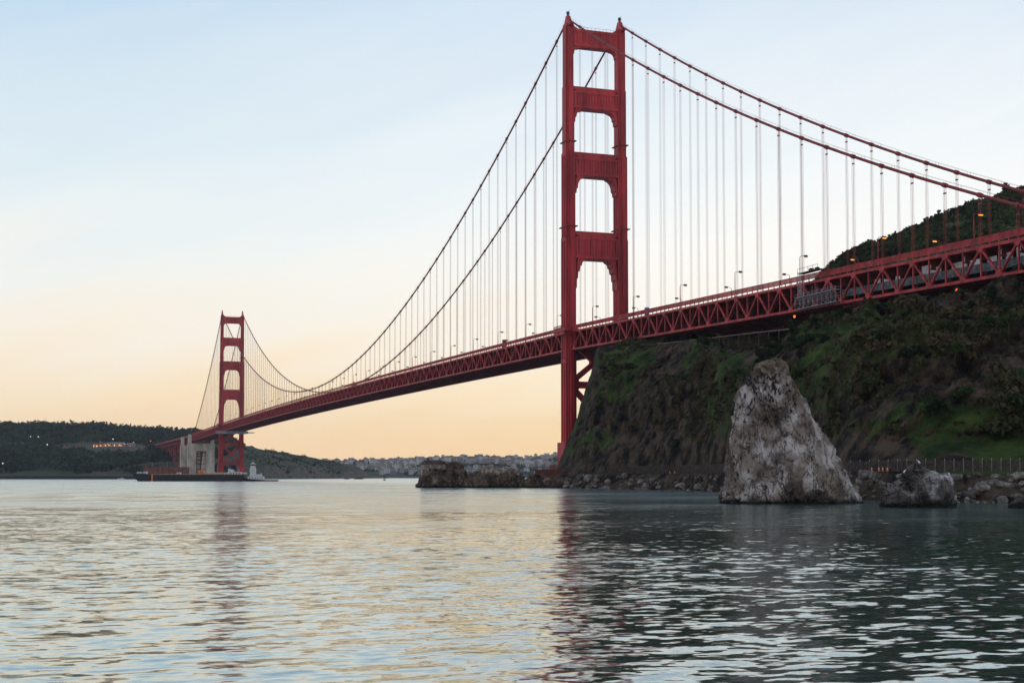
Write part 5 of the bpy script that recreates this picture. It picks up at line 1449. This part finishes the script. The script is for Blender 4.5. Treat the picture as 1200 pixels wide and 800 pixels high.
for i in range(nh + 1):
    f = i / nh; x = -14 + 34 * f
    hw = 4.2 * min(1, (f * 4) ** 0.5 if f < 0.25 else 1) * (1 if f < 0.8 else math.sqrt(max(0.02, 1 - ((f - 0.8) / 0.2) ** 2 * 0.6)))
    zt = 2.7 - 1.5 * min(1, f * 1.6)
    vs += [(x, -hw, zt), (x, -hw * 0.8, -1.2), (x, hw * 0.8, -1.2), (x, hw, zt)]
fs = []
for i in range(nh):
    a = 4 * i
    for k in range(4): fs.append((a + k, a + (k + 1) % 4, a + 4 + (k + 1) % 4, a + 4 + k))
fs += [(3, 2, 1, 0), (4 * nh, 4 * nh + 1, 4 * nh + 2, 4 * nh + 3)]
mb.add(vs, fs); mb.build('hull', M['black'], tg)
mb = MB(); mb.box(-8, 6.5, -3.1, 3.1, 1.2, 4.6); mb.box(-6.5, 3.5, -2.6, 2.6, 4.6, 6.6); mb.build('deckhouse', M['white'], tg)
mb = MB()
for i in range(5): mb.box(-6.6 + 2.6 * i, -5.8 + 2.6 * i, -3.16, -3.0, 2.6, 3.5)
mb.build('porthole', M['black'], tg)
twr = MB(); twr.box(-6.4, -1.2, -2.0, 2.0, 6.6, 12.4); twr.box(-7.0, -0.6, -2.5, 2.5, 9.4, 9.8); tw = twr.build('pilot_tower', M['white'], tg)
mb = MB(); mb.tube([(-3.8, 0, 12.4), (-3.8, 0, 14.6)], [2.4, 2.2], 8); mb.tube([(-3.8, 0, 16.0), (-3.8, 0, 16.5)], [2.9, 2.4], 8); mb.tube([(-3.8, 0, 16.5), (-3.8, 0, 17.6)], [1.2, 0.7], 8); mb.build('pilot_house', M['white'], tw)
mb = MB(); mb.tube([(-3.8, 0, 14.6), (-3.8, 0, 16.0)], [2.1, 2.1], 8); mb.build('window_band', M['black'], tw)
mb = MB(); mb.tube([(-3.8, 0, 17.5), (-3.8, 0, 21)], [0.2, 0.08], 6); mb.beam((-5, 0, 19), (-2.6, 0, 19), 0.15); mb.build('mast', M['grey'], tg)
mb = MB(); mb.tube([(4.2, 0, 4.4), (4.0, 0, 7.4)], [0.9, 0.75], 10); mb.build('funnel', M['white'], tg)
# small motor boat and channel buoy
mbo = tag(empty('motorboat', at(142, 560.8, 1850).xy.to_3d(), None, -YAW), 'tiny white motorboat left of the barge bow', 'boat')
mb = MB(); mb.slab([(-5, 1.6), (-3.6, -0.5), (4.8, -0.5), (5, 1.2), (-1, 1.3)], -1.6, 1.6); mb.build('hull', M['white'], mbo)
mb = MB(); mb.slab([(-1.6, 1.3), (2.4, 1.25), (2.2, 2.9), (-0.6, 3.0)], -1.2, 1.2); mb.build('cabin', M['white'], mbo)
mb = MB(); mb.box(-0.7, 2.1, -1.26, -1.1, 2.0, 2.6); mb.build('window', M['black'], mbo)
by = tag(empty('channel_buoy', at(450.5, 562, 1600).xy.to_3d()), 'small dark buoy alone on the open water', 'buoy')
mb = MB(); mb.tube([(0, 0, -1), (0, 0, 1.0)], [1.4, 1.5], 12); mb.build('float', M['black'], by)
mb = MB()
for k in range(4):
    a = k * math.pi / 2; mb.beam((1.1 * math.cos(a), 1.1 * math.sin(a), 1), (0.35 * math.cos(a), 0.35 * math.sin(a), 4.6), 0.22)
mb.tube([(0, 0, 3.4), (0, 0, 5.0)], [0.7, 0.5], 8); mb.build('tower_frame', M['black'], by)

# ---- houses of the far city: three hundred as things, the rest as one mass
def house_mesh(i, wallm, roofm, flat):
    r = random.Random(i); w_, dp, h_ = r.uniform(3.6, 6.5), r.uniform(5, 8), r.uniform(6.5, 12)
    mb = MB(); mb.box(-w_, w_, -dp, dp, -8, h_); nf0 = len(mb.f)
    if flat: mb.box(-w_ - .3, w_ + .3, -dp - .3, dp + .3, h_, h_ + 0.7)
    else: mb.add([(-w_ - .4, -dp - .4, h_), (w_ + .4, -dp - .4, h_), (w_ + .4, dp + .4, h_), (-w_ - .4, dp + .4, h_), (0, -dp - .4, h_ + 3.4), (0, dp + .4, h_ + 3.4)], [(0, 3, 2, 1), (1, 2, 5, 4), (3, 0, 4, 5), (0, 1, 4), (2, 3, 5)])
    nf1 = len(mb.f)
    for z in np.arange(1.2, h_ - 1.5, 3.1):
        for x in (-w_ * 0.55, w_ * 0.55): mb.box(x - 0.75, x + 0.75, -dp - 0.06, -dp + 0.1, z, z + 1.5)
    me = bpy.data.meshes.new('city_house'); me.from_pydata(mb.v, [], mb.f)
    for m_ in (wallm, roofm, M['black']): me.materials.append(m_)
    me.polygons.foreach_set('material_index', [0 if j < nf0 else (1 if j < nf1 else 2) for j in range(len(mb.f))])
    return me
hw_ = [mat('house_wall', c, 0.9, 0.1, 0.05) for c in ((0.46, 0.43, 0.39), (0.34, 0.29, 0.24), (0.26, 0.22, 0.20), (0.40, 0.33, 0.26), (0.20, 0.19, 0.18), (0.56, 0.53, 0.49))]
hr_ = [mat('house_roof', c, 0.9, 0.2, 0.05) for c in ((0.14, 0.10, 0.09), (0.25, 0.23, 0.22), (0.34, 0.33, 0.32))]
hprot = [house_mesh(i, hw_[i % 6], hr_[i % 3], i % 2 == 0) for i in range(14)]
rh = random.Random(5)
hs = []
tries = 0
while len(hs) < 780 and tries < 9000:
    tries += 1
    d = rh.uniform(4060, 5240); x = rh.uniform(372, 665)
    lo = 445 if d < 4350 else 395 if d < 4600 else 372
    if x < lo: continue
    X_, Y_ = colpos(x, d)
    if vnoise(np.array([X_ / 260.0]), np.array([Y_ / 260.0]), s=77)[0] > 0.12: continue
    hs.append((d, x, X_, Y_, float(city_height(np.array([x]), np.array([d]))[0])))
hs.sort()
restv = []
for i, (d, x, X_, Y_, z) in enumerate(hs):
    me = hprot[rh.randrange(14)]; rz = -YAW + rh.choice((0, 0.15, -0.2, 1.5)); sc = rh.uniform(0.8, 1.35)
    o = bpy.data.objects.new('city_house', me); COL.objects.link(o)
    o.location = (X_, Y_, z); o.rotation_euler = (0, 0, rz); o.scale = (sc, sc, sc * rh.uniform(0.8, 1.2))
    if i < 298: tag(o, 'tiny pale house among the rows on the far city hills', 'house', 'houses on the far city hills')
    else: restv.append(o)
E=MB(); mats=[]; mi=[]
import bmesh
bm = bmesh.new()
allm = hw_ + hr_ + [M['black']]
for o in restv:
    t_ = o.data.copy(); t_.transform(Matrix.LocRotScale(o.location, o.rotation_euler, o.scale))
    mp_ = [allm.index(m_) for m_ in t_.materials]
    nb = len(bm.faces); bm.from_mesh(t_); bm.faces.ensure_lookup_table()
    for f_ in bm.faces[nb:]: f_.material_index = mp_[f_.material_index]
    bpy.data.meshes.remove(t_); bpy.data.objects.remove(o)
me = bpy.data.meshes.new('city_houses'); bm.to_mesh(me); bm.free()
for m_ in allm: me.materials.append(m_)
o = bpy.data.objects.new('city_houses', me); COL.objects.link(o)
tag(o, 'rows of small pale houses higher up the far city hills', 'houses', None, 'stuff')
for k, (px, d, w_, h_) in enumerate([(544, 5150, 13, 17), (529, 5150, 9, 14), (561, 5150, 16, 16), (597, 5200, 14, 15), (571, 5170, 9, 14)]):
    z = float(city_height(np.array([float(px)]), np.array([float(d)]))[0]); X_, Y_ = colpos(px, d)
    t = tag(empty('apartment_block', (X_, Y_, z), None, -YAW), 'pale flat roofed apartment block on the far skyline, ' + ['second', 'first', 'third', 'fifth', 'fourth'][k] + ' from the left', 'apartment block')
    mb = MB(); mb.box(-w_, w_, -9, 9, -10, h_); mb.build('wall', hw_[k % 2 * 3], t)
    mb = MB(); mb.box(-w_ - .4, w_ + .4, -9.4, 9.4, h_, h_ + 1); mb.box(-2, 2, -3, 3, h_ + 1, h_ + 4); mb.build('roof', hr_[2], t)
    for z_ in np.arange(1.5, h_ - 2, 3.4): mb = MB(); mb.box(-w_ + 1, w_ - 1, -9.1, -8.9, z_, z_ + 1.4); mb.build('window', M['black'], t)

# ================================================================ VEGETATION
def leaves(P, size, n, spread, r, flat=0.8):
    """n leaf clumps (crossed random quads) round each point of P; returns V, Q"""
    m = len(P)
    off = r.normal(0, 1, (m, n, 3)); off /= np.linalg.norm(off, axis=2, keepdims=True) + 1e-9
    off *= (r.random((m, n, 1)) ** 0.45)
    off[:, :, 2] = off[:, :, 2] * flat
    c = P[:, None, :] + off * spread[:, None, None]
    c = c.reshape(-1, 3)
    a = r.normal(0, 1, (len(c), 3)); a /= np.linalg.norm(a, axis=1, keepdims=True)
    b = r.normal(0, 1, (len(c), 3)); b = np.cross(a, b); b /= np.linalg.norm(b, axis=1, keepdims=True)
    s = (np.repeat(size, n) * (0.6 + 0.8 * r.random(len(c))))[:, None]
    V = np.stack([c - a * s - b * s * 0.6, c + a * s - b * s * 0.6, c + a * s * 0.7 + b * s * 0.6, c - a * s * 0.7 + b * s * 0.6], 1).reshape(-1, 3)
    Q = np.arange(len(V)).reshape(-1, 4)
    return V, Q
# scrub on the hill behind the bridge and in patches on the cliff
r = np.random.default_rng(17)
x = r.uniform(880, 1290, 26000); 
shx = smooth_interp(x, _cx, [c[1] for c in COLS])
d = shx + 160 + (r.random(26000) ** 0.8) * (790 - shx - 160)
px, py = colpos(x, d)
keep = (fbm(px / 42, py / 42, o=3, s=101) + np.clip((d - 600) / 200, -0.3, 0.5)) > -0.1
x, d, px, py = x[keep], d[keep], px[keep], py[keep]
z = north_height(x, d)
sz = r.uniform(0.9, 2.2, len(x))
V, Q = leaves(np.stack([px, py, z + sz * 0.25], -1), sz * 0.36, 12, sz, r)
o = npmesh('hill_scrub', V, Q, M['scrub'], smooth=False); tag(o, None, None, None, 'stuff')
x = r.uniform(720, 1290, 30000)
shx = smooth_interp(x, _cx, [c[1] for c in COLS])
d = shx + 34 + r.random(30000) * 145
px, py = colpos(x, d); z = north_height(x, d)
keep = (ridged(px / 30, py / 30, z / 40, o=3, s=111) - 0.25 * fbm(px / 9, py / 9, o=2, s=113)) > 0.95
x, d, px, py, z = x[keep], d[keep], px[keep], py[keep], z[keep]
sz = r.uniform(0.3, 1.5, len(x)) * (0.6 + 0.7 * r.random(len(x)))
V, Q = leaves(np.stack([px, py, z + sz * 0.2], -1), sz * 0.34, 9, sz, r)
o = npmesh('cliff_scrub', V, Q, M['scrubdry'], smooth=False); tag(o, None, None, None, 'stuff')
# woods on the southern hills
x = r.uniform(-300, 285, 9000); d = r.uniform(2405, 3240, 9000)
z = south_height(x, d); px, py = colpos(x, d)
keep = ((fbm(px / 120, py / 120, o=3, s=121) > -0.25) | (d > 2950)) & ~((x > 98) & (x < 172) & (d > 2700) & (d < 2900)) & ~((d > 2780) & (d < 2930) & (fbm(px / 90, py / 90, o=2, s=123) < 0.25))
x, d, z, px, py = x[keep], d[keep], z[keep], px[keep], py[keep]
sz = r.uniform(4.0, 9.5, len(x))
V, Q = leaves(np.stack([px, py, z + sz * 0.7], -1), sz * 0.30, 16, sz, r, 0.9)
o = npmesh('south_woods', V, Q, M['forest'], smooth=False); tag(o, None, None, None, 'stuff')
x = r.uniform(285, 660, 4200); d = np.where(x < 400, r.uniform(2500, 3300, 4200), r.uniform(4000, 5250, 4200))
near = (x < 440) & (d < 3600)
zc = np.where(near, south_height(x, d), city_height(x, d)); px, py = colpos(x, d)
keep = (zc > 2) & (fbm(px / 150, py / 150, o=3, s=131) > np.where(near, 0.25, -0.1)) & ~((x > 400) & (x < 450) & (d < 4000))
x, d, zc, px, py = x[keep], d[keep], zc[keep], px[keep], py[keep]
sz = r.uniform(3.0, 8.0, len(x)) * np.where(d > 3600, 1.1, 0.55)
V, Q = leaves(np.stack([px, py, zc + sz * 0.4], -1), sz * 0.32, 10, sz, r, 0.7)
o = npmesh('far_woods', V, Q, M['forest'], smooth=False); tag(o, None, None, None, 'stuff')

# single trees and bushes on the headland
def tree_proto(h, rad, seed, matl, kind):
    rr = random.Random(seed); r = np.random.default_rng(seed)
    t = empty('pine_tree' if kind == 'pine' else 'bush')
    mb = MB()
    mb.tube([(0, 0, -0.8), (0.05 * h * rr.uniform(-1, 1), 0, h * 0.35), (0.08 * h * rr.uniform(-1, 1), 0.05 * h * rr.uniform(-1, 1), h * 0.9)], [0.05 * h * 0.5 + 0.08, 0.03 * h * 0.5 + 0.06, 0.03], 7)
    tips = []
    for i in range(9):
        f = rr.uniform(0.3, 0.9); a = rr.uniform(0, 6.28)
        rl = rad * (1.15 - f * 0.7 if kind == 'pine' else 0.9) * rr.uniform(0.6, 1.0)
        e = Vector((rl * math.cos(a), rl * math.sin(a), h * f + rr.uniform(0, 0.15) * h)); tips.append(e)
        mb.tube([(0, 0, h * f * 0.8), e * 0.5 + Vector((0, 0, h * f * 0.42)), e], [0.1, 0.07, 0.03], 5)
    mb.build('trunk', M['bark'], t)
    P = np.array([[v.x, v.y, v.z] for v in tips] + [[v.x * .5, v.y * .5, v.z * .95] for v in tips] + [[0, 0, h * 0.95], [0, 0, h * 0.7]])
    sp = r.uniform(0.28, 0.5, len(P)) * rad
    V, Q = leaves(P, np.full(len(P), 0.10 * rad + 0.10), 70, sp, r, 0.75)
    npmesh('crown', V, Q, matl, t, smooth=False)
    return t
TP = [tree_proto(9, 3.2, 1, M['leaf'], 'pine'), tree_proto(7, 3.0, 2, M['leaf'], 'pine'), tree_proto(3.2, 2.2, 3, M['leaf2'], 'bush'), tree_proto(2.6, 2.4, 4, M['leaf'], 'bush'), tree_proto(11, 3.6, 5, M['leaf'], 'pine')]
usedp = [False] * 5
rt = random.Random(23)
def plant(k, x, d, s, label, group):
    o = TP[k] if not usedp[k] else copy_tree(TP[k]); usedp[k] = True
    X_, Y_ = colpos(x, d); o.location = (X_, Y_, ground(x, d) - 0.2); o.scale = (s, s, s * rt.uniform(0.85, 1.1)); o.rotation_euler = (0, 0, rt.uniform(0, 6.28))
    tag(o, label, 'tree' if k in (0, 1, 4) else 'bush', group)
for i, (x, d, s) in enumerate([(1148, 340, 1.15), (1157, 338, 1.3), (1166, 342, 1.2), (1176, 340, 1.0), (1190, 336, 1.2), (1140, 334, 0.8), (1128, 345, 0.8), (1200, 330, 1.1), (1180, 318, 0.9), (1105, 348, 0.75), (1160, 322, 0.9), (1212, 335, 1.2)]):
    plant((0, 1, 4)[i % 3], x, d - 22, s * 0.5, 'dark bushy evergreen under the deck at the right edge', 'evergreens under the right end of the deck')
for i in range(16):
    plant((0, 1)[i % 2], rt.uniform(890, 960), rt.uniform(395, 440), rt.uniform(0.5, 0.8), 'dark evergreen in the row on the slope behind the tall rock', 'evergreens behind the tall rock')
for i in range(34):
    x = rt.uniform(700, 1200)
    plant((2, 3)[i % 2], x, shore_d(x, rt.uniform(30, 95)), rt.uniform(0.6, 1.3), 'low rounded bush growing on the dark cliff', 'bushes on the cliff')
for i in range(30):
    x = rt.uniform(985, 1205)
    plant((0, 1, 3)[i % 3], x, 735 + rt.uniform(-14, 8), rt.uniform(0.4, 0.75), 'small tree on the skyline of the hill behind the bridge', 'trees on the hill skyline')

# ================================================================ HAZE
hz = bpy.data.materials.new('haze_air'); hz.use_nodes = True
nt = hz.node_tree; nt.nodes.clear()
vo = nt.nodes.new('ShaderNodeVolumePrincipled'); out = nt.nodes.new('ShaderNodeOutputMaterial')
vo.inputs['Color'].default_value = (0.80, 0.86, 0.95, 1); vo.inputs['Density'].default_value = 0.000030; vo.inputs['Anisotropy'].default_value = 0.2
nt.links.new(vo.outputs[0], out.inputs['Volume'])
mb = MB(); mb.box(-5700, 5700, -400, 7300, -12, 300)
o = mb.build('haze', hz); o['kind'] = 'stuff'; o.location = (CX, CY, 0); o.rotation_euler = (0, 0, -YAW)
